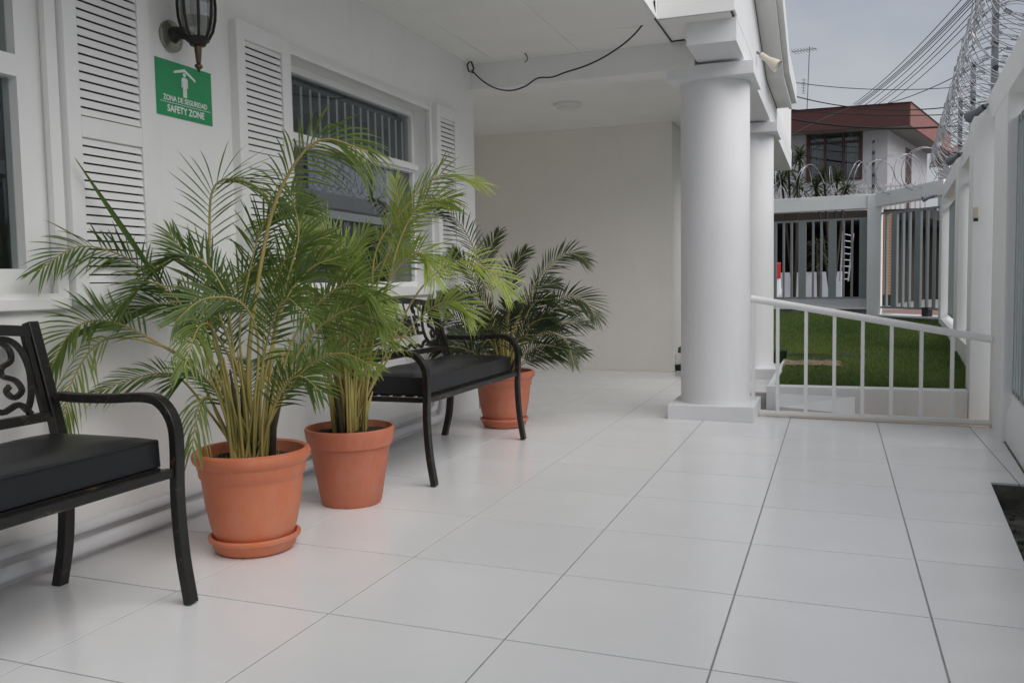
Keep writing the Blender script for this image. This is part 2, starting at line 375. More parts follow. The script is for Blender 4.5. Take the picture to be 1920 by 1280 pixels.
def tile_poly(poly):
    m = MB(); n = len(poly); cx = sum(p[0] for p in poly) / n; cy = sum(p[1] for p in poly) / n
    b = 0.0008
    ins = [(p[0] + (cx - p[0]) * b / max(0.05, abs(p[0] - cx)), p[1] + (cy - p[1]) * b / max(0.05, abs(p[1] - cy))) for p in poly]
    vs = [(p[0], p[1], fz(p[0]) - 0.010) for p in poly] + [(p[0], p[1], fz(p[0]) - 0.0006) for p in poly] + [(p[0], p[1], fz(p[0])) for p in ins]
    fs = [(i, (i + 1) % n, n + (i + 1) % n, n + i) for i in range(n)] + [(n + i, n + (i + 1) % n, 2 * n + (i + 1) % n, 2 * n + i) for i in range(n)] + [tuple(range(2 * n, 3 * n))]
    m.add(vs, fs); return m
kx = lambda y: 1.258 + 0.06 * (y - 4.16)      # inner face of the kerb on the right
for j in range(-6, 13):
    for i in range(-6, 3):
        x0, x1, y0, y1 = i * T, i * T + T, j * T, j * T + T
        if j == 7: y1 = 8 * T if x0 < -0.3 else 4.13
        if y0 > 3.9:
            if j > 7 and (i > -2): continue
            if j == 12: y1 = min(y1, 6.75)
        else:
            if i < -4: continue
        if i == -2 and j > 7: x1 = -0.58
        quad = [(x0 + G2, y0 + G2), (x1 - G2, y0 + G2), (x1 - G2, y1 - G2), (x0 + G2, y1 - G2)]
        if i == 2:
            if y1 < 2.46: continue
            ya = max(y0 + G2, 2.46); quad = [(x0 + G2, ya), (kx(ya) + .01, ya), (kx(y1) + .01, y1 - G2), (x0 + G2, y1 - G2)]
        elif i == 1 and y0 < 2.46:
            if y1 <= 2.46: quad = [(x0 + G2, y0 + G2), (hx(y0), y0 + G2), (hx(y1), y1 - G2), (x0 + G2, y1 - G2)]
            else: quad = [(x0 + G2, y0 + G2), (hx(y0), y0 + G2), (hx(2.46), 2.46), (x1 - G2, 2.46), (x1 - G2, y1 - G2), (x0 + G2, y1 - G2)]
        regular = (i < 1 and abs(y1 - y0 - T) < 1e-6 and abs(x1 - x0 - T) < 1e-6)
        if regular and full is not None:
            c = dup_mesh(full, ((i - full_ij[0]) * T, (j - full_ij[1]) * T, fz((i - full_ij[0]) * T)), floor)
        else:
            o = tile_poly(quad).build('tile', MTL, floor)
            if regular: full = o; full_ij = (i, j)
# drain trench cut in the floor on the right
tr = MB()
tr.add([(hx(-7), -7, -.14), (1.5, -7, -.14), (1.5, 2.46, -.14), (.98, 2.46, -.14)], [(0, 1, 2, 3)])
tr.add([(hx(-7) , -7, -.14), (hx(-7), -7, -.012), (.98, 2.46, -.02), (.98, 2.46, -.14)], [(0, 1, 2, 3)])
tr.add([(.98, 2.461, -.14), (.98, 2.461, -.02), (1.4, 2.461, -.02), (1.4, 2.461, -.14)], [(0, 1, 2, 3)])
struct(tr.build('drain_trench', MMOSS, origin=(1.1, 0, -.14)))
rk = MB()
for k in range(60):
    y = rnd.uniform(0.6, 2.42); x = rnd.uniform(hx(y) + .03, 1.12); r = rnd.uniform(.004, .016)
    rk.lathe([(0.001, -.14 + r * 1.2), (r * .8, -.14 + r * .9), (r, -.14 + r * .3), (r * .6, -.141)], x, y, 6)
stuff(tag(rk.build('gravel', MMOSS), 'loose stones and debris on the floor of the drain trench', 'gravel'))

# ================================================================ PORCH BUILDING
ZC = 2.53
bld = thing('porch_building', (-2.3, 2.0, 0.0), 'white single storey building with a columned porch, louvred shutters and boarded ceiling', 'building')
def wall_holes(x, y0, y1, z0, z1, holes, depth):
    ys = sorted({y0, y1, *[h[0] for h in holes], *[h[1] for h in holes]}); zs = sorted({z0, z1, *[h[2] for h in holes], *[h[3] for h in holes]})
    m = MB()
    for a, b in zip(ys, ys[1:]):
        for c, d in zip(zs, zs[1:]):
            if any(h[0] <= a and b <= h[1] and h[2] <= c and d <= h[3] for h in holes): continue
            m.add([(x, a, c), (x, b, c), (x, b, d), (x, a, d)], [(0, 1, 2, 3)])
    for h in holes:
        a, b, c, d = h; q = x - depth
        m.add([(x, a, c), (q, a, c), (q, a, d), (x, a, d)], [(0, 1, 2, 3)]); m.add([(x, b, c), (x, b, d), (q, b, d), (q, b, c)], [(0, 1, 2, 3)])
        m.add([(x, a, d), (q, a, d), (q, b, d), (x, b, d)], [(0, 1, 2, 3)]); m.add([(x, a, c), (x, b, c), (q, b, c), (q, a, c)], [(0, 1, 2, 3)])
    return m
WZ0, WZ1 = 0.945, 2.075
H1 = (-1.45, 0.115, 0.945, 2.2); H2 = (1.50, 3.035, WZ0, WZ1)
wl = wall_holes(XW, -7.0, 3.84, -0.05, 2.60, [H1, H2], 0.20)
wl.add([(XW, 3.84, -.05), (-3.4, 3.84, -.05), (-3.4, 3.84, 2.6), (XW, 3.84, 2.6)], [(0, 1, 2, 3)])   # end of the wall, turning into the recess
wl.build('wall', MW, bld)
bw = MB(); bw.add([(-4.2, 6.75, -.05), (-1.262, 6.75, -.05), (-1.262, 6.75, 2.6), (-4.2, 6.75, 2.6)], [(0, 1, 2, 3)])
bw.add([(-1.262, 6.75, -.05), (-1.262, 10.4, -.05), (-1.262, 10.4, 2.6), (-1.262, 6.75, 2.6)], [(0, 1, 2, 3)])
bw.add([(-3.4, 3.84, -.05), (-3.4, 6.75, -.05), (-3.4, 6.75, 2.6), (-3.4, 3.84, 2.6)], [(0, 3, 2, 1)])
bw.build('recess_wall', MWB, bld)
sk = MB(); sk.box(-3.39, -1.268, 6.735, 6.749, 0.0, 0.012); sk.build('floor_joint', MCON, bld)
# dark rooms behind the windows
rm = MB()
def inbox(m, x0, x1, y0, y1, z0, z1):
    k = len(m.v); m.box(x0, x1, y0, y1, z0, z1); m.f = m.f[:-6] + [tuple(reversed(f)) for f in m.f[-6:]]
for (a, b) in ((-3.0, 0.6), (0.9, 3.6)):
    v = [(-5.2, a, -.02), (-2.41, a, -.02), (-2.41, b, -.02), (-5.2, b, -.02), (-5.2, a, 2.6), (-2.41, a, 2.6), (-2.41, b, 2.6), (-5.2, b, 2.6)]
    rm.add(v, [(0, 1, 2, 3), (4, 7, 6, 5), (0, 3, 7, 4), (0, 4, 5, 1), (3, 2, 6, 7)])
rm.build('interior_room', MIN, bld)
# ceiling with separate boards
ce = MB(); ce.add([(-2.42, -7, ZC + .012), (-0.75, -7, ZC + .012), (-0.75, 3.9, ZC + .012), (-2.42, 3.9, ZC + .012)], [(0, 3, 2, 1)])
ce.add([(-3.42, 3.9, ZC + .012), (-0.3, 3.9, ZC + .012), (-0.3, 10.4, ZC + .012), (-3.42, 10.4, ZC + .012)], [(0, 3, 2, 1)])
ce.add([(-0.75, 3.24, ZC + .012), (-0.3, 3.24, ZC + .012), (-0.3, 3.9, ZC + .012), (-0.75, 3.9, ZC + .012)], [(0, 3, 2, 1)])
ceil = ce.build('ceiling', MDK, bld)
def board(x0, x1, y0, y1, g=0.0014):
    m = MB(); m.box(x0 + g, x1 - g, y0 + g, y1 - g, ZC, ZC + .011); return m.build('ceiling_board', MCE, ceil)
xs = [-2.2, -1.995, -1.37, -0.752]
for a, b in zip(xs, xs[1:]):
    off = 0.0 if a != -1.37 else 0.02
    y = 3.80 ; k = 0
    cuts = [3.80, 3.335 if a == -1.37 else 2.695, 2.12 if a == -1.37 else 1.48, 0.9 if a == -1.37 else 0.26, -.32 if a == -1.37 else -0.96, -1.54 if a == -1.37 else -2.18, -4.0, -6.9]
    for c, d in zip(cuts, cuts[1:]): board(a, b, d, c)
board(-0.748, -0.31, 3.25, 3.775, 0.003)
for a, b in ((-3.4, -2.2), (-2.2, -0.98), (-0.98, -0.59)):
    for c, d in ((4.03, 5.25), (5.25, 6.47), (6.47, 6.748) if a < -1 else (6.47, 7.69)): board(a, b, c, d, 0.0006)
# roof edge over the open part of the patio
rf = MB(); rf.box(-2.42, -0.752, -7, 3.9, ZC + .016, 3.05); rf.box(-0.7495, -0.288, 3.234, 3.9, ZC + .016, 3.3); rf.box(-3.42, -0.295, 3.905, 10.4, ZC + .016, 3.4)
rf.build('roof_slab', MW, bld)
for c, d in ((6.76, 7.98), (7.98, 9.2), (9.2, 10.38)):
    board(-1.255, -.985, c if c > 6.8 else 6.752, d, 0.0006)
for c, d in ((7.69, 8.9), (8.9, 10.38)): board(-.98, -.59, c, d, 0.0006)
ed = MB(); ed.box(-0.751, -0.735, -7, 3.22, ZC - .002, 3.06); ed.build('roof_edge_trim', MTR, bld)
fc = MB(); fc.box(-0.752, -0.284, 3.222, 3.233, ZC - .002, 3.3); fc.build('gable_fascia', MTR, bld)
# cross beam between the wall corner and the column
bm = MB(); bm.box(-3.4, -0.60, 3.80, 4.03, 2.352, ZC + .005); bm.build('cross_beam', MW, bld)
# beam over the columns running back
zb = 2.395
bm = MB(); bm.box(-0.587, -0.288, 3.385, 10.4, zb, ZC + .004); bm.build('column_beam', MC, bld)
e1, e2, e3 = pX(1414, 0, -0.288), pX(1436, 148, -0.288), pX(1456, 203, -0.288)
sl = (e1.z - e2.z) / (e2.y - e1.y)
e0 = (3.24, e1.z + sl * (e1.y - 3.24))
fr_ = MB(); fr_.prism([(3.40, ZC + .003), (10.4, ZC + .003), (10.4, e3.z), (e3.y, e3.z), (e2.y, e2.z), (e1.y, e1.z), e0, (3.24, ZC + .02), (3.40, ZC + .02)], 'x', -0.30, -0.2865)
fr_.build('frieze', MC, bld)
# raking eave: soffit boards and fascia with a gutter moulding
prof = [(e0[0], e0[1]), (e1.y, e1.z), (e2.y, e2.z), (e3.y, e3.z)]
def rake(x0, x1, dz0, dz1, name, m):
    q = MB(); n = len(prof)
    vs = []
    for (y, z) in prof: vs += [(x0, y, z + dz0), (x1, y, z + dz0), (x1, y, z + dz1), (x0, y, z + dz1)]
    fs = [(0, 1, 2, 3), tuple(4 * (n - 1) + k for k in (3, 2, 1, 0))]
    for i in range(n - 1):
        for k in range(4): a = 4 * i + k; b = 4 * i + (k + 1) % 4; fs.append((a, a + 4, b + 4, b))
    q.add(vs, fs); return q.build(name, m, bld)
rake(-0.285, -0.17, -.004, .02, 'eave_soffit', MCE)
rake(-0.169, -0.140, -.02, .16, 'fascia_board', MTR)
rake(-0.139, -0.095, .03, .20, 'gutter_moulding', MTR)
rake(-0.2862, -0.282, -.012, -.004, 'eave_joint', MDK)
# columns
def column(yc, z0, name='column'):
    c = bpy.data.objects.new(name, None); COL.objects.link(c); c.parent = bld; c.location = Vector((-0.51, yc, z0)) - bld.location
    xc = -0.505
    m = MB(); m.box(xc - .288, xc + .288, yc - .285, yc + .285, z0 - .02, z0 + .098); m.build('plinth', MC, c, bevel=.006)
    m = MB(); m.lathe([(.246, z0 + .098), (.243, z0 + .115), (.238, z0 + .13), (.236, 1.2), (.233, 2.29)], xc, yc, 64); m.build('shaft', MC, c, smooth=True)
    m = MB(); m.box(xc - .283, xc + .283, yc - .278, yc + .278, 2.288, 2.376); m.build('capital', MC, c, bevel=.004)
    m = MB(); m.box(xc - .2, xc + .2, yc - .2, yc + .2, 2.376, zb + .01); m.build('neck', MC, c)
    return c
column(4.10, 0.012)
column(6.55, 0.02)
# windows
win = bpy.data.objects.new('window', None); COL.objects.link(win); win.parent = bld; win.location = Vector((XW, 2.27, WZ0)) - bld.location
def frame_rect(y0, y1, z0, z1, wd, x0, x1):
    m = MB(); m.box(x0, x1, y0, y0 + wd, z0, z1); m.box(x0, x1, y1 - wd, y1, z0, z1); m.box(x0, x1, y0 + wd, y1 - wd, z0, z0 + wd); m.box(x0, x1, y0 + wd, y1 - wd, z1 - wd, z1); return m
m = MB()   # stepped outer moulding, proud of the wall
for (p0, p1, pr_) in (((1.478, 1.500), None, .03), ((3.035, 3.060), None, .03), ((3.060, 3.090), None, .018)):
    m.box(XW - .002, XW + pr_, p0[0], p0[1] - .0004, WZ0 - .05, 2.125)
for (q0, q1, pr_) in ((WZ1, 2.10, .029), (2.10, 2.124, .017), (WZ0 - .049, WZ0, .029)): m.box(XW - .002, XW + pr_, 1.5, 3.0346, q0, q1 - .0004)
m.build('moulding', MTR, win)
frame_rect(H2[0] + .001, H2[1] - .001, H2[2] + .001, H2[3] - .001, .035, -2.335, -2.285).build('frame', MTR, win)
m = MB(); m.box(-2.34, -2.262, H2[0] + .036, H2[1] - .036, 1.675, 1.735); m.box(-2.262, -2.240, H2[0] + .036, H2[1] - .036, 1.69, 1.72); m.build('transom', MTR, win)
m = MB(); m.box(-2.312, -2.308, H2[0] + .03, H2[1] - .03, 1.73, H2[3] - .03); m.build('upper_pane', MGL, win)
m = MB(); m.box(-2.312, -2.308, H2[0] + .03, H2[1] - .03, H2[2] + .03, 1.68); m.build('lower_pane', MGLF, win)
wn2 = bpy.data.objects.new('window', None); COL.objects.link(wn2); wn2.parent = bld; wn2.location = Vector((XW, -0.7, .945)) - bld.location
frame_rect(H1[0] + .001, H1[1] - .001, H1[2] + .001, H1[3] - .001, .095, -2.29, -2.225).build('frame', MTR, wn2)
m = MB(); m.box(-2.29, -2.222, H1[0] + .096, H1[1] - .096, 1.665, 1.735); m.build('transom', MTR, wn2)
m = MB(); m.box(-2.264, -2.26, H1[0] + .09, H1[1] - .09, H1[2] + .09, 1.67); m.build('lower_pane', MGL, wn2)
m = MB(); m.box(-2.264, -2.26, H1[0] + .09, H1[1] - .09, 1.73, H1[3] - .09); m.build('upper_pane', MGL, wn2)
frame_rect(H1[0] - .045, H1[1] + .03, H1[2] - .03, H1[3] + .045, .044, XW - .002, XW + .018).build('moulding', MTR, wn2)
m = MB(); m.box(XW - .002, XW + .03, H1[0] - .06, H1[1] + .03, .905, .944); m.build('sill', MTR, wn2, bevel=.004)
# shutters
louv = None
def shutter(y0, y1, z0, z1, zm, label=None):
    global louv
    s = bpy.data.objects.new('shutter', None); COL.objects.link(s); s.parent = bld; s.location = Vector((XW, y0, z0)) - bld.location
    st = 0.058; x0, x1 = XW - .001, XW + .042
    m = MB(); m.box(x0, x1, y0, y0 + st, z0, z1); m.box(x0, x1, y1 - st, y1, z0, z1)
    for a, b in ((z0, z0 + .075), (zm - .036, zm + .036), (z1 - .075, z1)): m.box(x0, x1, y0 + st, y1 - st, a, b)
    m.build('frame', MTR, s, bevel=.003)
    for (a, b) in ((z0 + .075, zm - .036), (zm + .036, z1 - .075)):
        n = int(round((b - a) / .0305)); p = (b - a) / n
        for k in range(n):
            q = MB(); zc = a + (k + .5) * p; hh = p * .455; ya, yb = y0 + st + .001, y1 - st - .001
            q.add([(x0 + .026, ya, zc + hh), (x0 + .031, ya, zc + hh), (x0 + .037, ya, zc - hh * .78), (x0 + .032, ya, zc - hh * .78),
                   (x0 + .026, yb, zc + hh), (x0 + .031, yb, zc + hh), (x0 + .037, yb, zc - hh * .78), (x0 + .032, yb, zc - hh * .78)],
                  [(0, 1, 2, 3), (7, 6, 5, 4), (0, 4, 5, 1), (1, 5, 6, 2), (2, 6, 7, 3), (3, 7, 4, 0)])
            q.build('louvre', MTR, s)
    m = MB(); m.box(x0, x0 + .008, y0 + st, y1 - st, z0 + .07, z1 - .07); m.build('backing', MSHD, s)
    return s
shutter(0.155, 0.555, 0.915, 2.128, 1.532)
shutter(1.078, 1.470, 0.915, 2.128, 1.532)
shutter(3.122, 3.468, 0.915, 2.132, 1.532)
# blinds inside the windows
vb = thing('vertical_blind', (-2.38, 2.27, 2.03), 'dark charcoal vertical blind behind the upper pane of the middle window', 'blind')
m = MB(); m.box(-2.40, -2.36, 1.53, 3.01, 2.005, 2.03); m.build('head_rail', MVB, vb)
for k in range(17):
    y = 1.56 + k * .088; a = math.radians(30 + rnd.uniform(-7, 7))
    m = MB(); m.obox((-2.385, y, 1.868), (math.cos(a), math.sin(a), 0), (-math.sin(a), math.cos(a), 0), (0, 0, 1), .044, .0008, .136); vn = m.build('vane', MVB, vb)
    m = MB(); m.obox(Vector((-2.385, y, 1.868)) + Vector((math.cos(a), math.sin(a), 0)) * .0445, (math.cos(a), math.sin(a), 0), (-math.sin(a), math.cos(a), 0), (0, 0, 1), .0055, .0022, .136); m.build('edge', MTR, vn)  # white strip paints the light caught by the vane edge
    m = MB(); m.obox((-2.385, y, 1.735), (math.cos(a), math.sin(a), 0), (-math.sin(a), math.cos(a), 0), (0, 0, 1), .042, .004, .006); m.build('weight', MTR, vn)
hb = thing('venetian_blind', (-2.34, -0.75, .98), 'tan horizontal blind behind the lower pane of the window at the left edge', 'blind')
for k in range(24):
    z = 1.03 + k * .024
    m = MB(); m.obox((-2.345, -0.75, z), (0, 1, 0), (math.cos(.6), 0, -math.sin(.6)), (math.sin(.6), 0, math.cos(.6)), .62, .013, .0008); m.build('slat', MTAN, hb)

# ================================================================ WALL FITTINGS
sg = thing('safety_sign', (XW + .001, .783, 1.645), 'green safety zone sign with white person under a roof, on the wall', 'sign')
m = MB(); m.box(XW + .0005, XW + .004, .622, .946, 1.648, 1.866); m.build('panel', MGREEN, sg)
xs_ = XW + .0042
def flatpoly(pts, name):
    q = MB(); q.prism(pts, 'x', xs_, xs_ + .0006); return q.build(name, MSW, sg)
yc = .785
flatpoly([(yc - .062, 1.832), (yc - .062, 1.822), (yc + .0, 1.838), (yc + .062, 1.808), (yc + .062, 1.819), (yc, 1.850)][::-1], 'roof_symbol')
q = MB(); q.prism([(yc - .002 + .0085 * math.cos(a * math.pi / 8), 1.826 + .0085 * math.sin(a * math.pi / 8)) for a in range(16)], 'x', xs_, xs_ + .0006); q.build('head_symbol', MSW, sg)
yp = yc - .002
flatpoly([(yp - .018, 1.808), (yp - .010, 1.815), (yp + .010, 1.815), (yp + .018, 1.808), (yp + .018, 1.775), (yp + .0125, 1.775), (yp + .0125, 1.800), (yp + .0105, 1.800), (yp + .0105, 1.736), (yp + .001, 1.736), (yp + .001, 1.772), (yp - .001, 1.772), (yp - .001, 1.736), (yp - .0105, 1.736), (yp - .0105, 1.800), (yp - .0125, 1.800), (yp - .0125, 1.775), (yp - .018, 1.775)][::-1], 'body_symbol')
text_part('lettering', 'ZONA DE SEGURIDAD', .0295, .0004, (xs_ + .0004, .786, 1.719), MSW, sg, offset=.0006, sx=.86)
flatpoly([(.640, 1.7015), (.932, 1.7015), (.932, 1.7035), (.640, 1.7035)], 'rule')
text_part('lettering', 'SAFETY ZONE', .038, .0004, (xs_ + .0004, .786, 1.6785), MSW, sg, offset=.0009, sx=.90)
# coach lamp on the wall
lp = thing('wall_lantern', (XW, .80, 1.98), 'bronze coach lantern with clear glass panels on the wall above the green sign', 'lamp')
lc = pX(371, 85, -2.07); ly, lz = lc.y, lc.z
m = MB(); m.tube([(XW + .001, ly - .005, lz + .045), (XW + .012, ly - .005, lz + .045), (XW + .02, ly - .005, lz + .045)], [.062, .062, .045], 28); m.build('wall_plate', mat('polished lantern plate', (.32, .31, .27), .25, metal=.7), lp, smooth=True)
m = MB(); m.tube(spline([(XW + .015, ly - .005, lz + .05), (XW + .05, ly, lz + .055), (-2.10, ly, lz + .035), (-2.07, ly, lz + .012)], 10), [.034, .03, .027, .024, .022, .022, .021, .02, .02, .019, .018], 12); m.build('arm', MBRZ2, lp, smooth=True)
m = MB(); m.lathe([(.002, lz - .105), (.006, lz - .10), (.004, lz - .096), (.0165, lz - .085), (.0165, lz - .079), (.007, lz - .071), (.010, lz - .068), (.0155, lz - .012), (.016, lz), (.010, lz + .002)], -2.07, ly, 6); m.build('tail_spike', MBRZ, lp)
m = MB(); m.lathe([(.012, lz - .0022), (.03, lz - .002), (.034, lz + .008), (.044, lz + .014), (.046, lz + .022), (.04, lz + .03)], -2.07, ly, 24); m.build('base_cup', MBRZ2, lp, smooth=True)
gp = [(.042, lz + .025), (.058, lz + .055), (.068, lz + .10), (.071, lz + .15), (.068, lz + .20), (.062, lz + .24)]
m = MB(); m.lathe(gp, -2.07, ly, 8); m.build('glass_shade', MLGL, lp)
for k in range(8):
    a = 2 * math.pi * k / 8
    m = MB(); m.tube([(-2.07 + (r + .001) * math.cos(a), ly + (r + .001) * math.sin(a), z) for r, z in gp], .0055, 6); m.build('rib', MBRZ2, lp)
m = MB(); m.lathe([(.066, lz + .236), (.075, lz + .242), (.07, lz + .252), (.05, lz + .29), (.02, lz + .32), (.008, lz + .335), (.012, lz + .35), (.002, lz + .365)], -2.07, ly, 24); m.build('cap', MBRZ2, lp, smooth=True)
m = MB(); m.lathe([(.012, lz + .03), (.014, lz + .09), (.024, lz + .12), (.027, lz + .15), (.018, lz + .18), (.002, lz + .19)], -2.07, ly, 14); m.build('bulb', MBULB, lp, smooth=True)
# ceiling light in the recess
cl = thing('ceiling_light', (-1.957, 5.455, ZC), 'round white bulkhead light on the recess ceiling', 'lamp')
m = MB(); m.lathe([(.125, ZC - .001), (.128, ZC - .02), (.122, ZC - .032), (.108, ZC - .034), (.106, ZC - .028)], -1.957, 5.455, 40); m.build('rim', MTR, cl, smooth=True)
m = MB(); m.lathe([(.107, ZC - .026), (.095, ZC - .042), (.06, ZC - .05), (.001, ZC - .053)], -1.957, 5.455, 40); m.build('diffuser', MBULB, cl, smooth=True)
# loose black cable slung under the ceiling
cb = thing('hanging_cable', (-2.1, 3.6, 2.35), 'thin black cable drooping under the porch ceiling from hook to beam', 'cable')
cpx = [(884, 132), (905, 152), (930, 166), (958, 170), (985, 162), (1008, 147), (1035, 145), (1060, 136), (1100, 123), (1140, 103), (1180, 74), (1210, 40), (1226, 12)]
m = MB(); m.tube(spline([pY(x, y, 3.70 - .035 * k) for k, (x, y) in enumerate(cpx)], 60), .0052, 6); m.build('wire', MCAB, cb, smooth='all')
m = MB(); m.tube([pY(x, y, 3.71) for x, y in ((881, 115), (876, 122), (879, 134), (886, 137), (888, 128), (884, 117))], .006, 6, closed=True); m.build('hook_loop', MCAB, cb, smooth='all')
cb2 = MB(); cb2.tube([pZ(1227, 2, 2.60), pZ(1228, 36, ZC - .004), pZ(1259, 78, ZC - .004), pZ(1284, 75, ZC - .004)], .0055, 6)  # first run is a cord, the rest draws the dark ceiling gap
tag(cb2.build('ceiling_gap_cord', MCAB, smooth=False), 'black cord, then a black tube standing in for the ceiling gap beside the column', 'cable')
st_ = MB(); st_.tube(spline([pZ(984, 100, ZC - .001), pZ(988, 106, ZC - .02), pZ(989, 112, ZC - .03), pZ(984, 117, ZC - .035)], 8), .004, 5)
tag(st_.build('wire_stub', MBRZ, smooth='all'), 'short bent wire stub poking out of the ceiling board', 'wire')
# conduit pipes at the wall foot
def pipe(x, z, r, yend, up, label):
    m = MB(); pts = [(x, -6.5, z), (x, yend - .06, z)] + [(x, yend - .06 + .06 * math.sin(a), z + .06 - .06 * math.cos(a)) for a in (.4, .8, 1.2, 1.57)] + [(x, yend, up)]
    m.tube(pts, r, 14); tag(m.build('conduit_pipe', MPIPE, smooth=True), label, 'pipe', 'pipes along the wall foot')
pipe(-2.155, .083, .026, 3.10, .90, 'thick pale pipe lying along the foot of the wall behind the benches')
pipe(-2.176, .142, .019, 3.045, .90, 'thinner pale pipe running just above the thick one at the wall foot')

# ================================================================ BENCHES
def make_bench(x0, y0, label):
    # x0 rear foot, y0 left end; faces +X
    z0 = fz(x0 + .25)
    b = thing('garden_bench', (x0 + .25, y0 + .64, z0), label, 'bench', 'black metal benches along the wall')
    L = 1.29
    def P(x, y, z): return (x0 + x, y0 + y, z0 + z)
    for y in (.02, L - .02):
        m = MB(); m.sweep(spline([P(.515, y, .0), P(.492, y, .15), P(.482, y, .32), P(.487, y, .46), P(.480, y, .545), P(.440, y, .602), P(.38, y, .619), P(.25, y, .612), P(.12, y, .610), P(.030, y, .614)], 40), (0, 1, 0), .019, .0135)
        m.build('arm', MBEN, b, bevel=.003)
        m = MB(); m.sweep(spline([P(-.005, y, 0), P(.028, y, .14), P(.042, y, .30), P(.038, y, .42), P(.018, y, .52), P(-.02, y, .66), P(-.072, y, .845)], 26), (0, 1, 0), .019, .017)
        m.build('leg', MBEN, b, bevel=.003)
    bx = lambda z: .018 - (z - .52) * .27
    m = MB(); m.box(x0 + .462, x0 + .490, y0 + .039, y0 + L - .039, z0 + .385, z0 + .412); m.build('front_rail', MBEN, b, bevel=.003)
    m = MB(); m.box(x0 + .03, x0 + .055, y0 + .039, y0 + L - .039, z0 + .385, z0 + .41); m.build('rear_rail', MBEN, b)
    for y in (.05, L - .05):
        m = MB(); m.box(x0 + .055, x0 + .462, y0 + y - .012, y0 + y + .012, z0 + .386, z0 + .408); m.build('side_rail', MBEN, b)
    m = MB()
    for k in range(5): yy = .1 + k * .085; m
    for k in range(6):
        m = MB(); xx = .085 + k * .066; m.box(x0 + xx, x0 + xx + .045, y0 + .062, y0 + L - .062, z0 + .409, z0 + .417); m.build('seat_slat', MBEN, b)
    # cushion: soft box with sagging edges
    m = MB(); nx, ny = 10, 26
    def cus(u, v, top):
        x = .052 + u * .405; y = .055 + v * (L - .11)
        e = min(u, 1 - u, v * 3, (1 - v) * 3); rnd_ = min(1, e / .06)
        zt = .512 + .010 * math.sin(math.pi * u) * math.sin(math.pi * v) - .010 * (1 - rnd_) + .002 * math.sin(v * 23)
        return P(x + (0.008 if top else 0) * (0.5 - u), y, zt if top else .418)
    vs = [cus(i / nx, j / ny, True) for i in range(nx + 1) for j in range(ny + 1)] + [cus(i / nx, j / ny, False) for i in range(nx + 1) for j in range(ny + 1)]
    N = (nx + 1) * (ny + 1); idx = lambda i, j: i * (ny + 1) + j; fs = []
    for i in range(nx):
        for j in range(ny): fs.append((idx(i, j), idx(i + 1, j), idx(i + 1, j + 1), idx(i, j + 1))); fs.append((N + idx(i, j), N + idx(i, j + 1), N + idx(i + 1, j + 1), N + idx(i + 1, j)))
    for j in range(ny):
        fs.append((idx(0, j), idx(0, j + 1), N + idx(0, j + 1), N + idx(0, j))); fs.append((idx(nx, j), N + idx(nx, j), N + idx(nx, j + 1), idx(nx, j + 1)))
    for i in range(nx):
        fs.append((idx(i, 0), N + idx(i, 0), N + idx(i + 1, 0), idx(i + 1, 0))); fs.append((idx(i, ny), idx(i + 1, ny), N + idx(i + 1, ny), N + idx(i, ny)))
    m.add(vs, fs); cu = m.build('cushion', MVI, b, smooth=True, bevel=.004)
    pts = [P(.4545, .068 + k / 24 * (L - .136), .4985) for k in range(25)]
    m = MB(); m.tube(pts, .0035, 6); m.build('piping', MVI, cu, smooth='all')
    # backrest
    def B(y, z, dx=0.0): return P(bx(z) + dx, y, z)
    def arch(v): return .835 + .035 * math.sin(math.pi * v)
    m = MB()
    for a in range(24):
        v0, v1 = a / 24, (a + 1) / 24
        y_0, y_1 = .039 + v0 * (L - .078), .039 + v1 * (L - .078)
        za, zb_ = arch(v0), arch(v1)
        q = [B(y_0, za - .034, -.011), B(y_0, za - .034, .011), B(y_0, za, .011), B(y_0, za, -.011), B(y_1, zb_ - .034, -.011), B(y_1, zb_ - .034, .011), B(y_1, zb_, .011), B(y_1, zb_, -.011)]
        f = [(0, 1, 5, 4), (1, 2, 6, 5), (2, 3, 7, 6), (3, 0, 4, 7)]
        if a == 0: f.append((3, 2, 1, 0))
        if a == 23: f.append((4, 5, 6, 7))
        m.add(q, f)
    m.build('top_rail', MBEN, b)
    m = MB(); q = []
    for y in (.039, L - .039): q += [B(y, .538, -.011), B(y, .538, .011), B(y, .566, .011), B(y, .566, -.011)]
    m.add(q, [(0, 1, 5, 4), (1, 2, 6, 5), (2, 3, 7, 6), (3, 0, 4, 7), (3, 2, 1, 0), (4, 5, 6, 7)]); m.build('bottom_rail', MBEN, b)
    for sgn in (0, 1):
        yy = (lambda t: t) if sgn == 0 else (lambda t: L - t)
        m = MB(); m.sweep([B(yy(.052), .566), B(yy(.052), .81)], (0, 1, 0), .010, .009); m.build('stile', MBEN, b)
        big = spline([B(yy(.10), .566), B(yy(.135), .600), B(yy(.20), .585), B(yy(.245), .63), B(yy(.245), .70), B(yy(.20), .775), B(yy(.135), .800), B(yy(.085), .77), B(yy(.068), .70), B(yy(.085), .62), B(yy(.115), .572)], 40)
        m = MB(); m.sweep(big, (1, 0, 0), .006, .0085); m.build('scroll', MBEN, b)
        cur = spline([B(yy(.175), .805), B(yy(.125), .775), B(yy(.122), .735), B(yy(.160), .715), B(yy(.165), .690), B(yy(.125), .672), B(yy(.112), .640), B(yy(.145), .622), B(yy(.165), .643), B(yy(.150), .658)], 36)
        m = MB(); m.sweep(cur, (1, 0, 0), .006, .0075); m.build('scroll', MBEN, b)
        cur = spline([B(yy(.20), .775), B(yy(.24), .80), B(yy(.29), .815), B(yy(.33), .80), B(yy(.32), .775), B(yy(.30), .785)], 20)
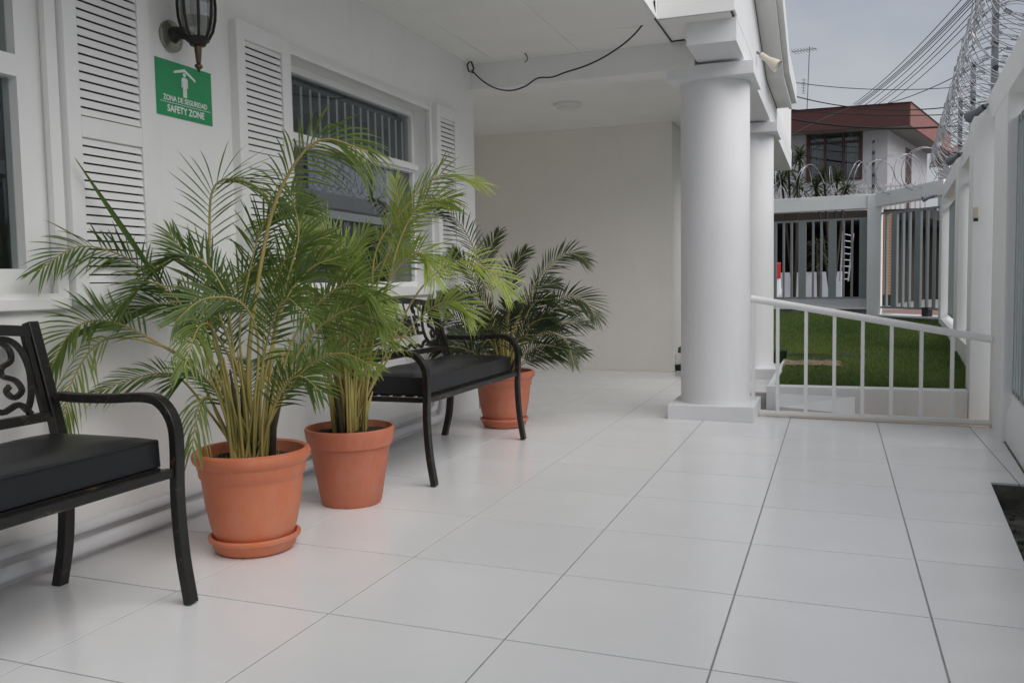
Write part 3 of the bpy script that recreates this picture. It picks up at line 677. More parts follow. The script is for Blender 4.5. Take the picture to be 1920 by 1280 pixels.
        m = MB(); m.sweep(cur, (1, 0, 0), .006, .006); m.build('scroll', MBEN, b)
        cur = spline([B(yy(.245), .61), B(yy(.29), .60), B(yy(.33), .575), B(yy(.38), .592), B(yy(.41), .575), B(yy(.45), .598), B(yy(.52), .578), B(yy(.60), .60), B(yy(.645), .583)], 34)
        m = MB(); m.sweep(cur, (1, 0, 0), .006, .007); m.build('scroll', MBEN, b)
    for k, ch in enumerate('WELCOME'):
        yl = L / 2 + (k - 3) * .112
        c = P(bx(.70), yl, .695); text_part('letter', ch, .155, .006, (c[0], c[1], c[2]), MBEN, b, offset=.003, tilt=.27, sx=.80)
        m = MB(); m.sweep([B(yl, .745), B(yl, arch(yl / L) - .03)], (0, 1, 0), .004, .004); m.build('letter_stay', MBEN, b)
    return b
b2 = make_bench(-1.985, 1.495, 'far black metal bench between the middle and far potted palms')
b1 = copy_tree(b2); b1.location = Vector((-2.045 + .25, -1.345 + .64, fz(-1.8))); b1['label'] = 'near black metal bench cut off by the left edge of the picture'

# ================================================================ POTS AND PALMS
SR = .95
def pot(cx, cy, kind, label, R=1.0, m_=None, sauc=None):
    z = fz(cx)
    if sauc:
        q = MB(); q.lathe([(.001, z + .001), (.135 * R * SR, z + .001), (.150 * R * SR, z + .012), (.160 * R * SR, z + .040), (.170 * R * SR, z + .046), (.172 * R * SR, z + .056), (.160 * R * SR, z + .062), (.150 * R * SR, z + .055), (.140 * R * SR, z + .018), (.001, z + .016)], cx, cy, 48)
        tag(q.build('pot_saucer', m_, smooth=True, origin=(cx, cy, z)), sauc, 'saucer'); z += .016
    t = thing('plant_pot', (cx, cy, z), label, 'pot')
    if kind == 'round':
        pr = [(.001, z), (.120 * R, z), (.132 * R, z + .012), (.152 * R, z + .08), (.168 * R, z + .16), (.177 * R, z + .24), (.179 * R, z + .255), (.186 * R, z + .262), (.190 * R, z + .30)]
        rim = [(.189 * R, z + .298), (.197 * R, z + .306), (.206 * R, z + .318), (.209 * R, z + .332), (.205 * R, z + .345), (.193 * R, z + .352), (.184 * R, z + .346), (.178 * R, z + .30)]
        sz, sr = z + .305, .180 * R; inn = [(.178 * R, z + .30), (.165 * R, z + .22)]
    else:
        pr = [(.001, z), (.124 * R, z), (.130 * R, z + .008), (.158 * R, z + .17), (.172 * R, z + .252), (.173 * R, z + .256)]
        rim = [(.173 * R, z + .254), (.183 * R, z + .258), (.190 * R, z + .30), (.194 * R, z + .325), (.191 * R, z + .334), (.182 * R, z + .334), (.178 * R, z + .30)]
        sz, sr = z + .300, .178 * R; inn = [(.178 * R, z + .30), (.165 * R, z + .22)]
    q = MB(); q.lathe(pr, cx, cy, 56); q.build('body', m_, t, smooth=True)
    q = MB(); q.lathe(rim + inn[1:], cx, cy, 56); q.build('rim', m_, t, smooth=True)
    q = MB(); n = 24; rings = 6; q.v.append((cx, cy, sz + .02))
    for i in range(1, rings + 1):
        for j in range(n):
            a = 2 * math.pi * j / n; r = sr * i / rings; q.v.append((cx + r * math.cos(a), cy + r * math.sin(a), sz + .018 * (1 - (i / rings) ** 2) + rnd.uniform(-.007, .007)))
    for j in range(n): q.f.append((0, 1 + j, 1 + (j + 1) % n))
    for i in range(rings - 1):
        for j in range(n): a = 1 + i * n + j; b = 1 + i * n + (j + 1) % n; q.f.append((a, a + n, b + n, b))
    q.build('soil', MSO, t)
    return z, sz
def leaflet_strip(mb, tint, P0, d, nrm, ln, wd, droop, tv, curl=0.0):
    k = len(mb.v); n = 5; d = d.normalized(); side = d.cross(nrm).normalized()
    pts = []
    for i in range(n + 1):
        s = i / n; pts.append(P0 + d * (ln * s) + Vector((0, 0, -1)) * (droop * ln * s * s) + side * (curl * ln * s * s))
    prof_ = [.35, .85, 1.0, .85, .5, .04]
    for i, p in enumerate(pts):
        t = (pts[min(i + 1, n)] - pts[max(i - 1, 0)]).normalized(); sd = t.cross(nrm)
        sd = sd.normalized() if sd.length > 1e-5 else side
        nn = sd.cross(t); wv = wd * .5 * prof_[i]
        mb.v.append(tuple(p - sd * wv + nn * wv * .35)); mb.v.append(tuple(p)); mb.v.append(tuple(p + sd * wv + nn * wv * .35))
        tint.extend([tv + .25 * (i / n) ** 3] * 3)
    for i in range(n):
        a = k + 3 * i; mb.f.append((a, a + 1, a + 4, a + 3)); mb.f.append((a + 1, a + 2, a + 5, a + 4))
VIEW_SIDE = Vector((.58, -.80, .12)).normalized()      # fixed direction roughly towards the camera; blades are turned to face it
def safe(p):
    # keep foliage in front of the wall
    return Vector((max(p.x, XW + .05), p.y, p.z)) if p.y < 3.84 else p
def frond(palm, leafm, pts, start=.42, nleaf=34, ln=.30, wd=.016, tone=.3, droop=.24, r0=.0048, spear=False, up=.18, stemm=None):
    C = spline(pts, 36); m = len(C); face = rnd.uniform(.45, .95)
    o = MB(); o.tube(C, [r0 * (1 - .8 * i / (m - 1)) + .0008 for i in range(m)], 6)
    fr = o.build('frond', stemm or MSTEM, palm, smooth='all')
    if spear:
        mb = MB(); ti = []; leaflet_strip(mb, ti, C[int(m * .55)], C[-1] - C[int(m * .55)], Vector((1, -1, 0)).normalized(), (C[-1] - C[int(m * .55)]).length * 1.02, .02, 0, tone); mb.build('leaflets', leafm, fr, smooth='all', tint=ti)
        return
    mb = MB(); ti = []
    total = sum((C[i + 1] - C[i]).length for i in range(m - 1))
    for k in range(nleaf):
        f = start + (1 - start) * (k + .5) / nleaf
        for sd in (-1, 1):
            ff = min(.999, f + rnd.uniform(-.004, .004) + (.006 if sd > 0 else 0)); x = ff * (m - 1); i = int(x); u = x - i
            p = C[i].lerp(C[i + 1], u); t = (C[i + 1] - C[max(0, i - 1)]).normalized()
            s = t.cross(Vector((0, 0, 1)))
            if s.length < .25:
                s = t.cross(VIEW_SIDE)
            s.normalize(); sv = t.cross(VIEW_SIDE)
            if sv.length > .2:
                sv.normalize()
                if sv.dot(s) < 0: sv = -sv
                s = s.lerp(sv, face); s = (s - t * s.dot(t)).normalized()
            nn = s.cross(t).normalized()
            if nn.dot(Vector((.45, -.45, .75))) < 0: nn = -nn
            g = (f - start) / (1 - start)
            ang = math.radians(50 - 30 * g + rnd.uniform(-6, 6))
            d = t * math.cos(ang) + (s * sd * math.cos(up) + nn * math.sin(up)) * math.sin(ang)
            L = ln * (math.sin(math.pi * (.16 + .74 * g)) ** .8) * rnd.uniform(.85, 1.1)
            leaflet_strip(mb, ti, p, d, nn, L, wd * rnd.uniform(.8, 1.15), droop * rnd.uniform(.6, 1.5), min(1, max(0, tone + rnd.uniform(-.18, .2) + .15 * g)), rnd.uniform(-.06, .06))
    pv = [safe(Vector(v)) for v in mb.v]; mb.v = [tuple(v) for v in pv]
    lo = mb.build('leaflets', leafm, fr, smooth='all', tint=ti); stuff(lo)
def palm(label, cx, cy, sz, base_px, fronds, leafm, ln, wd, fill, canes, tone=.3, nleaf=34, droop=.2, fh=(.42, .9), fr_=(.10, .24), stems=18):
    p = thing('areca_palm', (cx, cy, sz), label, 'palm')
    D0 = (Vector((cx, cy, sz)) - CC).length / ray(*base_px).length
    for k in range(canes):
        a = rnd.uniform(0, 6.28); r = rnd.uniform(.01, .075); bx_, by_ = cx + r * math.cos(a), cy + r * math.sin(a)
        h = rnd.uniform(.14, .34); sp = 1.0 + h * 1.4
        q = MB(); q.tube([(bx_, by_, sz - .03), (cx + r * sp * .9 * math.cos(a), cy + r * sp * .9 * math.sin(a), sz + h * .5), (cx + r * sp * 1.3 * math.cos(a), cy + r * sp * 1.3 * math.sin(a), sz + h)], [.014, .011, .003], 7)
        q.build('cane', MSTB if k % 3 else MSTEM, p, smooth='all')
    for k, (pxs, dd, opt) in enumerate(fronds):
        pts = []; n = len(pxs); a = rnd.uniform(0, 6.28); r = rnd.uniform(.02, .07)
        for i, (x, y) in enumerate(pxs):
            t = i / (n - 1)
            if i == 0: pts.append(Vector((cx + r * math.cos(a), cy + r * math.sin(a), sz - .02)))
            else:
                D = D0 + dd * t ** 1.3; rx = ray(x, y).x
                if rx < 0: D = min(D, (XW + .07 - CC.x) / rx) if pD(x, y, D).y < 3.8 else D   # in front of the wall it leans over
                pts.append(safe(pD(x, y, D)))
        kw = dict(ln=ln, wd=wd, tone=tone, nleaf=nleaf, droop=droop); kw.update(opt); kw['ln'] *= .66; kw['wd'] *= .52; kw['nleaf'] = int(kw['nleaf'] * .88); frond(p, leafm, pts, **kw)
    for k in range(stems):
        a = rnd.uniform(0, 6.28); r = rnd.uniform(.015, .08); h = rnd.uniform(.28, .5); lean = rnd.uniform(.02, .10)
        d = Vector((math.cos(a), math.sin(a), 0)); b = Vector((cx, cy, sz - .02)) + d * r
        q = MB(); q.tube(spline([b, b + d * lean * .3 + Vector((0, 0, h * .5)), b + d * lean + Vector((0, 0, h))], 8), [.0062, .006, .0058, .0055, .005, .0045, .004, .0035, .002], 6)
        q.build('stem', MSTEM, p, smooth='all')
    for k in range(fill):
        a = 2 * math.pi * (k + .8 * rnd.random()) / fill * 2.4; h = rnd.uniform(*fh); reach = rnd.uniform(*fr_)
        dv = Vector((math.cos(a), math.sin(a), 0)); b = Vector((cx, cy, sz - .02)) + dv * rnd.uniform(.02, .06)
        pts = [b, b + dv * reach * .25 + Vector((0, 0, h * .45)), b + dv * reach * .7 + Vector((0, 0, h * .82)), b + dv * reach * 1.25 + Vector((0, 0, h)), b + dv * reach * 1.9 + Vector((0, 0, h * rnd.uniform(.86, 1.06)))]
        frond(p, leafm, [safe(v) for v in pts], start=.36, ln=ln * .66, wd=wd * .54, tone=tone - .16 + rnd.uniform(-.1, .1), nleaf=int(nleaf * .72), droop=droop, r0=.0042, up=.2)
    return p
# near palm
z, sz = pot(-1.690, .455, 'round', 'large round terracotta pot nearest the camera, beside the near bench', 1.0, MTC, 'terracotta saucer under the large pot nearest the camera')
F1 = [([(462, 850), (465, 700), (500, 440), (545, 320), (605, 262), (690, 285)], -.12, dict(start=.46, nleaf=32, ln=.36, tone=.55, r0=.009, droop=.5, up=.2)),
      ([(445, 850), (398, 620), (393, 450), (402, 350), (460, 340), (530, 390)], .02, dict(start=.36, nleaf=34, ln=.34, wd=.010, tone=.35, r0=.006, up=.15, droop=.2)),
      ([(440, 850), (400, 680), (305, 545), (240, 485), (150, 462), (72, 507)], .05, dict(start=.40, ln=.30, tone=.2)),
      ([(435, 850), (385, 710), (290, 640), (205, 602), (140, 615), (95, 690)], -.1, dict(start=.42, ln=.30, wd=.018, tone=.25, up=.5)),
      ([(430, 850), (360, 690), (275, 640), (190, 640), (135, 715), (117, 800)], -.2, dict(start=.55, nleaf=24, ln=.20, wd=.013, tone=.85, droop=.5)),
      ([(425, 850), (390, 770), (330, 705), (265, 705), (180, 735)], -.05, dict(start=.45, nleaf=26, ln=.22, wd=.012, tone=.3)),
      ([(450, 860), (425, 730), (400, 620), (372, 615), (345, 690)], -.45, dict(start=.5, nleaf=24, ln=.22, wd=.015, tone=.6, droop=.5)),
      ([(450, 850), (385, 680), (262, 470), (143, 300)], .0, dict(spear=True, tone=.15, r0=.006)),
      ([(455, 850), (432, 650), (385, 530), (320, 440)], -.05, dict(start=.4, ln=.30, wd=.020, tone=.12, nleaf=24)),
      ([(480, 850), (500, 690), (535, 540), (560, 440), (545, 360)], .02, dict(start=.4, ln=.28, tone=.3)),
      ([(490, 850), (540, 700), (600, 612), (680, 572), (728, 605)], -.2, dict(start=.42, ln=.26, tone=.4)),
      ([(490, 850), (532, 745), (580, 685), (640, 662), (705, 690)], -.25, dict(start=.45, nleaf=24, ln=.20, tone=.6)),
      ([(485, 850), (540, 660), (600, 565), (660, 532), (705, 560)], -.15, dict(start=.42, ln=.26, tone=.35)),
      ([(465, 850), (450, 650), (470, 500), (505, 410), (585, 385)], .08, dict(start=.42, ln=.28, tone=.2)),
      ([(430, 850), (408, 780), (392, 745), (372, 760), (360, 840)], -.25, dict(start=.5, nleaf=14, ln=.17, wd=.014, tone=.5, droop=.8)),
      ([(460, 850), (432, 610), (412, 530), (360, 480), (282, 505)], -.08, dict(start=.4, ln=.28, wd=.017, tone=.1)),
      ([(470, 850), (485, 660), (455, 570), (385, 560), (330, 600)], -.3, dict(start=.42, ln=.26, wd=.017, tone=.22)),
      ([(470, 850), (520, 610), (575, 510), (640, 480)], .0, dict(start=.42, ln=.26, tone=.3)),
      ([(455, 850), (440, 700), (380, 600), (300, 570), (235, 590)], .05, dict(start=.4, ln=.26, wd=.017, tone=.08)),
      ([(475, 850), (490, 700), (500, 590), (540, 480), (620, 440)], .1, dict(start=.4, ln=.26, tone=.15)),
      ([(475, 850), (460, 720), (430, 640), (440, 540), (500, 480)], .1, dict(start=.4, ln=.26, tone=.1))]
palm('near areca palm with tall yellow cane and fronds arching over the near bench', -1.690, .455, sz, (470, 858), F1, ML1, .25, .0145, 9, 9, .28, 32, fh=(.30, .70), fr_=(.10, .30))
# middle palm
z, sz = pot(-1.695, 1.145, 'taper', 'tapered terracotta pot without saucer, second from the camera', 1.0, MTC2)
F2 = [([(665, 790), (690, 610), (705, 470), (760, 390), (825, 330), (905, 345)], -.05, dict(start=.42, ln=.30, tone=.55, nleaf=36, up=.15)),
      ([(670, 790), (715, 580), (750, 450), (790, 385), (850, 372)], .0, dict(start=.4, ln=.28, tone=.45)),
      ([(670, 790), (730, 650), (790, 540), (860, 490), (925, 512), (952, 545)], -.05, dict(start=.45, ln=.26, tone=.85)),
      ([(670, 790), (735, 660), (800, 585), (850, 565), (885, 595)], -.1, dict(start=.42, ln=.24, tone=.6)),
      ([(650, 790), (612, 650), (565, 550), (520, 505), (470, 520)], -.05, dict(start=.4, ln=.26, tone=.35)),
      ([(655, 790), (640, 610), (595, 450), (545, 405), (480, 425)], .05, dict(start=.4, ln=.26, tone=.3)),
      ([(650, 790), (622, 650), (640, 570), (690, 548), (735, 575)], -.3, dict(start=.42, ln=.24, tone=.55, droop=.4)),
      ([(660, 790), (690, 690), (722, 640), (770, 632)], -.2, dict(start=.6, nleaf=9, ln=.20, tone=.5)),
      ([(660, 790), (660, 610), (642, 490), (605, 430), (560, 440)], -.1, dict(start=.4, ln=.28, tone=.5)),
      ([(660, 790), (700, 570), (728, 470), (748, 410), (742, 340)], .05, dict(start=.42, ln=.26, tone=.5)),
      ([(660, 790), (650, 570), (612, 480), (565, 470), (522, 530)], -.15, dict(start=.4, ln=.28, tone=.35)),
      ([(645, 790), (602, 690), (560, 655), (500, 685)], -.2, dict(start=.45, nleaf=24, ln=.20, tone=.5)),
      ([(665, 790), (700, 610), (740, 510), (790, 475), (815, 525)], -.2, dict(start=.42, ln=.26, tone=.6)),
      ([(655, 790), (632, 570), (650, 490), (690, 430)], .1, dict(start=.4, ln=.26, tone=.3)),
      ([(658, 790), (672, 620), (700, 510), (765, 470), (840, 500)], .05, dict(start=.4, ln=.26, tone=.45)),
      ([(655, 790), (640, 640), (600, 560), (540, 545), (480, 600)], -.3, dict(start=.42, ln=.25, tone=.6)),
      ([(660, 790), (650, 640), (660, 540), (640, 460), (580, 430)], .0, dict(start=.4, ln=.28, tone=.4))]
palm('middle areca palm with bright lime fronds in front of the middle window', -1.695, 1.145, sz, (660, 808), F2, ML2, .24, .0135, 9, 9, .42, 32, fh=(.34, .74), fr_=(.05, .15))
# far palm
z, sz = pot(-1.752, 3.19, 'round', 'terracotta pot behind the far bench arm, farthest from the camera', .98, MTC2, 'terracotta saucer under the farthest pot')
F3 = [([(930, 690), (915, 570), (890, 470), (850, 405), (792, 368)], .1, dict(start=.36, ln=.30, tone=.25, nleaf=34, up=.2)),
      ([(950, 690), (980, 580), (1018, 512), (1060, 476), (1102, 488)], .0, dict(start=.36, ln=.26, tone=.35)),
      ([(955, 690), (1000, 615), (1050, 562), (1090, 562), (1122, 598)], -.15, dict(start=.36, ln=.28, tone=.35)),
      ([(955, 690), (990, 642), (1030, 625), (1062, 640), (1076, 682)], -.2, dict(start=.4, ln=.22, tone=.5, nleaf=26)),
      ([(935, 690), (900, 610), (868, 565), (828, 556)], .0, dict(start=.36, ln=.24, tone=.12)),
      ([(930, 690), (892, 655), (850, 622)], -.05, dict(start=.36, ln=.20, tone=.15, nleaf=24)),
      ([(945, 690), (955, 570), (960, 510), (985, 470)], .05, dict(start=.4, ln=.26, tone=.2)),
      ([(940, 690), (925, 570), (912, 490), (935, 435)], .1, dict(start=.4, ln=.26, tone=.2)),
      ([(940, 690), (908, 580), (880, 510), (850, 470)], .1, dict(start=.4, ln=.24, tone=.12)),
      ([(950, 690), (975, 620), (1000, 570), (1035, 560)], -.1, dict(start=.4, ln=.24, tone=.1)),
      ([(945, 690), (930, 610), (895, 560), (858, 550)], -.15, dict(start=.4, ln=.24, tone=.08)),
      ([(950, 690), (965, 610), (1005, 545), (1045, 530)], .1, dict(start=.4, ln=.24, tone=.1))]
palm('far areca palm with shade-darkened green fronds against the recess wall', -1.752, 3.19, sz, (945, 704), F3, ML3, .24, .0165, 26, 10, .12, 34, fh=(.16, .54), fr_=(.08, .28))
wd_ = MB(); ti = []
for k in range(16):
    a = rnd.uniform(0, 6.28); r = rnd.uniform(.08, .15); p = Vector((-1.69 + r * math.cos(a), .455 + r * math.sin(a), fz(-1.69) + .32))
    leaflet_strip(wd_, ti, p, Vector((rnd.uniform(-.6, .6), rnd.uniform(-.6, .6), 1)), Vector((1, -1, .2)).normalized(), rnd.uniform(.04, .10), .003, .5, .8)
stuff(tag(wd_.build('weeds', ML1, tint=ti), 'thin weed sprouts in the soil of the large near pot', 'weeds'))

# ================================================================ GATE RAIL, STEPS AND LOW WALL
YR = 4.15
gt = thing('porch_gate', (.5, YR, fz(.5)), 'low white steel gate with a sloping handrail between column and fence pier', 'gate')
A, B_ = Vector((-0.268, YR, .822)), Vector((1.226, YR, .548))
dv = (B_ - A).normalized()
m = MB(); m.tube([A, B_], .0245, 16); m.build('handrail', MTR, gt, smooth=True)
zl, zr = .028, .012
m = MB(); m.obox(((-.215 + 1.222) / 2, YR, (zl + zr) / 2), Vector((1.437, 0, zr - zl)).normalized(), (0, 1, 0), (0, 0, 1), .7185, .014, .016); m.build('bottom_rail', MTR, gt)
for xpx in (1458, 1511, 1564, 1617, 1671, 1727, 1785):
    p = pY(xpx, 700, YR); zt = A.z + (p.x - A.x) / (B_.x - A.x) * (B_.z - A.z) - .02
    m = MB(); m.box(p.x - .0115, p.x + .0115, YR - .011, YR + .011, zl + .012, zt); m.build('baluster', MTR, gt)
m = MB(); m.box(-.262, -.238, YR - .012, YR + .012, .11, .80); m.build('post', MTR, gt)
m = MB(); m.obox((.5, YR - .02, .008), (1, 0, -.0135), (0, 1, 0), (0, 0, 1), .725, .006, .006)
m.build('threshold_strip', mat('pale threshold tile', (.66, .58, .50), .5), gt)
# low retaining wall of the lawn
m = MB(); m.box(-.1, 1.14, 4.50, 4.62, -.29, .172); lw = m.build('garden_wall', MFN, bevel=.006); tag(lw, 'low white retaining wall in front of the lawn behind the gate', 'wall')
m = MB(); m.box(-.187, -.140, 4.625, 6.87, -.29, .165); m.box(-.187, -.102, 4.50, 4.6245, -.29, .17); m.box(-1.258, -.5, 6.885, 6.92, -.29, .20); struct(m.build('lawn_edging', MFN))
m = MB(); m.box(-1.258, -.755, 6.752, 6.884, -.29, .004); struct(m.build('rear_landing', MTL))
# landing, ramp and step
m = MB(); m.box(-.75, 1.24, 4.168, 4.498, -.29, -.055); m.box(-.75, -.19, 4.4985, 5.33, -.29, -.055); struct(m.build('landing', MBG))
m = MB(); m.add([(-.095, 4.45, -.054), (.42, 4.36, -.054), (.42, 4.497, -.054), (-.095, 4.497, -.054), (-.095, 4.45, .030), (.42, 4.36, .004), (.42, 4.497, .108), (-.095, 4.497, .120)], [(0, 3, 2, 1), (4, 5, 6, 7), (0, 1, 5, 4), (1, 2, 6, 5), (2, 3, 7, 6), (3, 0, 4, 7)])
tag(m.build('entry_ramp', MTL), 'small white tiled ramp against the low wall behind the gate', 'ramp')
stp = thing('entry_step', (-.5, 6.0, -.05), 'white step block with beige riser at the foot of the rear column', 'step')
m = MB(); m.box(-.75, -.19, 5.345, 6.88, -.29, .018); m.build('tread', MTL, stp)
m = MB(); m.box(-.75, -.192, 5.331, 5.3445, -.054, .010); m.build('riser', MBG, stp)

# ================================================================ LAWN
def lz_(x, y):
    b = .14 + .022 * (y - 4.6)
    if y > 6.55 and x < .33: b += .05 * min(1, (.33 - x) / .1)
    return b + .012 * math.sin(x * 3.1 + y * 1.3) * math.sin(y * 2.2)
FRp = pD(1764, 338, 12.15); FMp = pZ(1640, 364, 2.2); FLp = pZ(1453, 375, 2.2)
fdir = Vector((FLp.x - FMp.x, FLp.y - FMp.y, 0)).normalized(); FL2 = Vector((FMp.x, FMp.y, 0)) + fdir * 7.0
def fx(y): return 1.23 + .06 * (y - 4.16)
def far_side(x, y):
    dl = fdir if x < FMp.x else Vector((FMp.x - FRp.x, FMp.y - FRp.y, 0)).normalized()
    c = lambda px_, py_: (px_ - FMp.x) * dl.y - (py_ - FMp.y) * dl.x
    return c(x, y) * c(0.5, 5.0) < 0
lawn = MB(); NX, NY = 46, 80
for j in range(NY + 1):
    y = 4.62 + (15.5 - 4.62) * j / NY
    for i in range(NX + 1):
        x0 = -0.15 if y < 6.86 else -2.5; x = x0 + (fx(y) + .05 - x0) * i / NX
        lawn.v.append((x, y, -.1 if (far_side(x, y - .15) or (x < -.45 and y < 7.0)) else lz_(x, y) - (.03 if (5.98 < y < 6.5 and x < .36) else 0)))
for j in range(NY):
    for i in range(NX): a = j * (NX + 1) + i; lawn.f.append((a, a + 1, a + NX + 2, a + NX + 1))
struct(lawn.build('lawn', MGRS, smooth='all', origin=(0, 8, 0)))
dt = MB()
for j in range(7):
    for i in range(13):
        x = -.15 + (.51) * i / 12; y = 5.97 + .56 * j / 6 + .03 * math.sin(i * 1.7); dt.v.append((x, y, lz_(x, 6.0) + .012 + rnd.uniform(-.006, .008) + (-.03 if i == 12 or j == 6 else 0)))
for j in range(6):
    for i in range(12): a = j * 13 + i; dt.f.append((a, a + 1, a + 14, a + 13))
struct(dt.build('soil_patch', MDIRT, smooth='all'))
gb = MB(); ti = []
gr_ = random.Random(3)
n = 0
while n < 60000:
    y = 4.63 + 10.2 * gr_.random() ** 1.25; x = gr_.uniform(-.14 if y < 6.9 else -.14 - .16 * (y - 6.5), fx(y) - .02)
    if 5.98 + .04 * math.sin(9 * x) < y < 6.5 + .03 * math.sin(11 * x) and x < .34 + .05 * math.sin(13 * y): 
        if gr_.random() < .96: continue
    # inside the far fence line
    if far_side(x, y): continue
    n += 1
    z = lz_(x, y); h = gr_.uniform(.012, .030); a = gr_.uniform(0, 6.28); wv = .0028 + .0006 * (y - 4); lean = gr_.uniform(.0, .8) * h; la = gr_.uniform(0, 6.28)
    k = len(gb.v); dx, dy = wv * math.cos(a), wv * math.sin(a)
    gb.v += [(x - dx, y - dy, z - .004), (x + dx, y + dy, z - .004), (x + lean * math.cos(la), y + lean * math.sin(la), z + h)]; gb.f.append((k, k + 1, k + 2))
    pt = .45 + .35 * math.sin(x * 2.3 + 1) * math.sin(y * 1.1) + gr_.uniform(-.3, .3); ti += [max(0, min(1, pt))] * 3
gro = gb.build('grass', MLG, tint=ti, origin=(0, 8, 0)); stuff(tag(gro, 'short green grass covering the lawn behind the low wall', 'grass'))

# ================================================================ FENCE ON THE RIGHT
F = Vector((.06, 1, 0)).normalized(); FN = Vector((1, -.06, 0)).normalized()
def fp(y, off, z): return Vector((fx(y) + off, y, z))
def fbox(m, y0, y1, o0, o1, z0, z1):
    vs = []
    for z in (z0, z1): vs += [fp(y0, o0, z), fp(y0, o1, z), fp(y1, o1, z), fp(y1, o0, z)]
    m.add(vs, [(0, 3, 2, 1), (4, 5, 6, 7), (0, 1, 5, 4), (1, 2, 6, 5), (2, 3, 7, 6), (3, 0, 4, 7)]); return m
YE = FRp.y
rfn = thing('boundary_fence', (1.25, 4.0, -.1), 'white masonry boundary fence with grey steel slats along the right side', 'fence')
fbox(MB(), -6.5, YE + .2, 0, .20, 1.99, 2.19).build('beam', MFN, rfn, bevel=.006)
km = MB(); sec = [(.028, -.29), (.028, .150), (.058, .258), (.28, .258), (.28, -.29)]
km.add([fp(yy, o, z) for yy in (-6.5, 4.12) for o, z in sec], [(0, 1, 2, 3, 4), (9, 8, 7, 6, 5)] + [(i, 5 + i, 5 + (i + 1) % 5, (i + 1) % 5) for i in range(5)])
km.build('kerb', MFN, rfn, bevel=.008)
fbox(MB(), 2.47, 4.12, .019, .0275, -.05, -.012).build('mould_joint', MMOSS, rfn)
fbox(MB(), 4.50, YE + .2, -.02, .24, -.29, .36).build('kerb', MFN, rfn, bevel=.006)
piers = [(-.6, .0), (3.20, 4.33, 0), (4.46, 4.78, -.112), (7.35, 7.85, -.03), (YE - .55, YE + .2, -.03)]
for p in ((-1.6, -0.9, 0), (3.60, 4.33, 0), (4.465, 4.80, -.112), (7.45, 7.95, -.03), (YE - .45, YE + .2, -.03)):
    fbox(MB(), p[0], p[1], p[2] + .003, .197, -.2, 2.01).build('pier', MFN, rfn, bevel=.006)
def slats(y0, y1, z0, z1, off):
    fbox(MB(), y0, y1, off + .004, off + .03, z1 - .03, z1).build('panel_rail', MGS, rfn)
    fbox(MB(), y0, y1, off + .004, off + .03, z0, z0 + .03).build('panel_rail', MGS, rfn)
    y = y0 + .02; k = 0
    while y < y1 - .03:
        wdt = .125 if k % 3 == 0 else .035
        fbox(MB(), y, min(y + wdt, y1 - .005), off, off + .034, z0 + .002, z1 - .002).build('wide_slat' if k % 3 == 0 else 'narrow_slat', MGS, rfn)
        y += wdt + (.075 if k % 3 == 0 else .085); k += 1
slats(-.88, 3.595, .27, 1.86, .055); slats(4.81, 7.44, .40, 1.86, .06); slats(7.96, YE - .46, .42, 1.86, .06); slats(-6.4, -1.62, .27, 1.86, .055)
# ================================================================ FENCE AT THE FAR END
ffn = thing('garden_fence', (FMp.x, FMp.y, .2), 'white masonry fence with grey slats at the far end of the lawn', 'fence')
def seg(m, a, b, t0, t1, o0, o1, z0, z1):
    a = Vector((a.x, a.y, 0)); b = Vector((b.x, b.y, 0)); d = (b - a).normalized(); nn = Vector((d.y, -d.x, 0))
    if nn.y > 0: nn = -nn           # towards the camera
    vs = []
    for z in (z0, z1):
        for t, o in ((t0, o0), (t1, o0), (t1, o1), (t0, o1)):
            p = a + d * t - nn * o; vs.append((p.x, p.y, z))
    m.add(vs, [(0, 3, 2, 1), (4, 5, 6, 7), (0, 1, 5, 4), (1, 2, 6, 5), (2, 3, 7, 6), (3, 0, 4, 7)]); return m
LL = 7.0; RL = (Vector((FRp.x, FRp.y, 0)) - Vector((FMp.x, FMp.y, 0))).length
def lseg(*a): return seg(MB(), FMp, FL2, *a)
def rseg(*a): return seg(MB(), FMp, FRp, *a)
lseg(.10, LL, 0, .2, 1.99, 2.21).build('beam', MFN, ffn, bevel=.006); bo = rseg(-.05, RL + .05, 0, .2, 2.0, 2.21)
bo.v = [(x, y, z + .055 * max(0, min(1, (Vector((x - FMp.x, y - FMp.y, 0)).length / RL)))) for x, y, z in bo.v]; bo.build('beam', MFN, ffn, bevel=.006)
lseg(-.10, .10, -.02, .22, .0, 2.2).build('pier', MFN, ffn, bevel=.006)
lseg(2.9, 3.15, -.02, .22, .0, 2.0).build('pier', MFN, ffn)
lseg(.10, LL, .01, .25, -.2, .44).build('kerb', MCON, ffn); lseg(.10, LL, -.005, .27, .44, .465).build('coping', MFN, ffn)
lseg(.12, LL, .09, .16, .465, .60).build('base_plinth', MHW, ffn)
rseg(.08, RL, .01, .35, -.2, .335).build('kerb', MCON, ffn); rseg(.08, RL, -.005, .37, .335, .36).build('coping', MFN, ffn)
def fslats(fn, t0, t1, z0, z1, start_wide=True):
    fn(t0, t1, .09, .12, z1 - .03, z1).build('panel_rail', MGS, ffn); fn(t0, t1, .09, .12, z0, z0 + .03).build('panel_rail', MGS, ffn)
    t = t0; k = 0
    while t < t1 - .02:
        wdt = .115 if k % 3 == 0 else .030
        fn(t, min(t + wdt, t1), .085, .125, z0 + .002, z1 - .002).build('wide_slat' if k % 3 == 0 else 'narrow_slat', MGS, ffn)
        t += wdt + .095; k += 1
fslats(lseg, .11, 2.88, .60, 1.86); fslats(lseg, 3.16, 6.9, .60, 1.86)
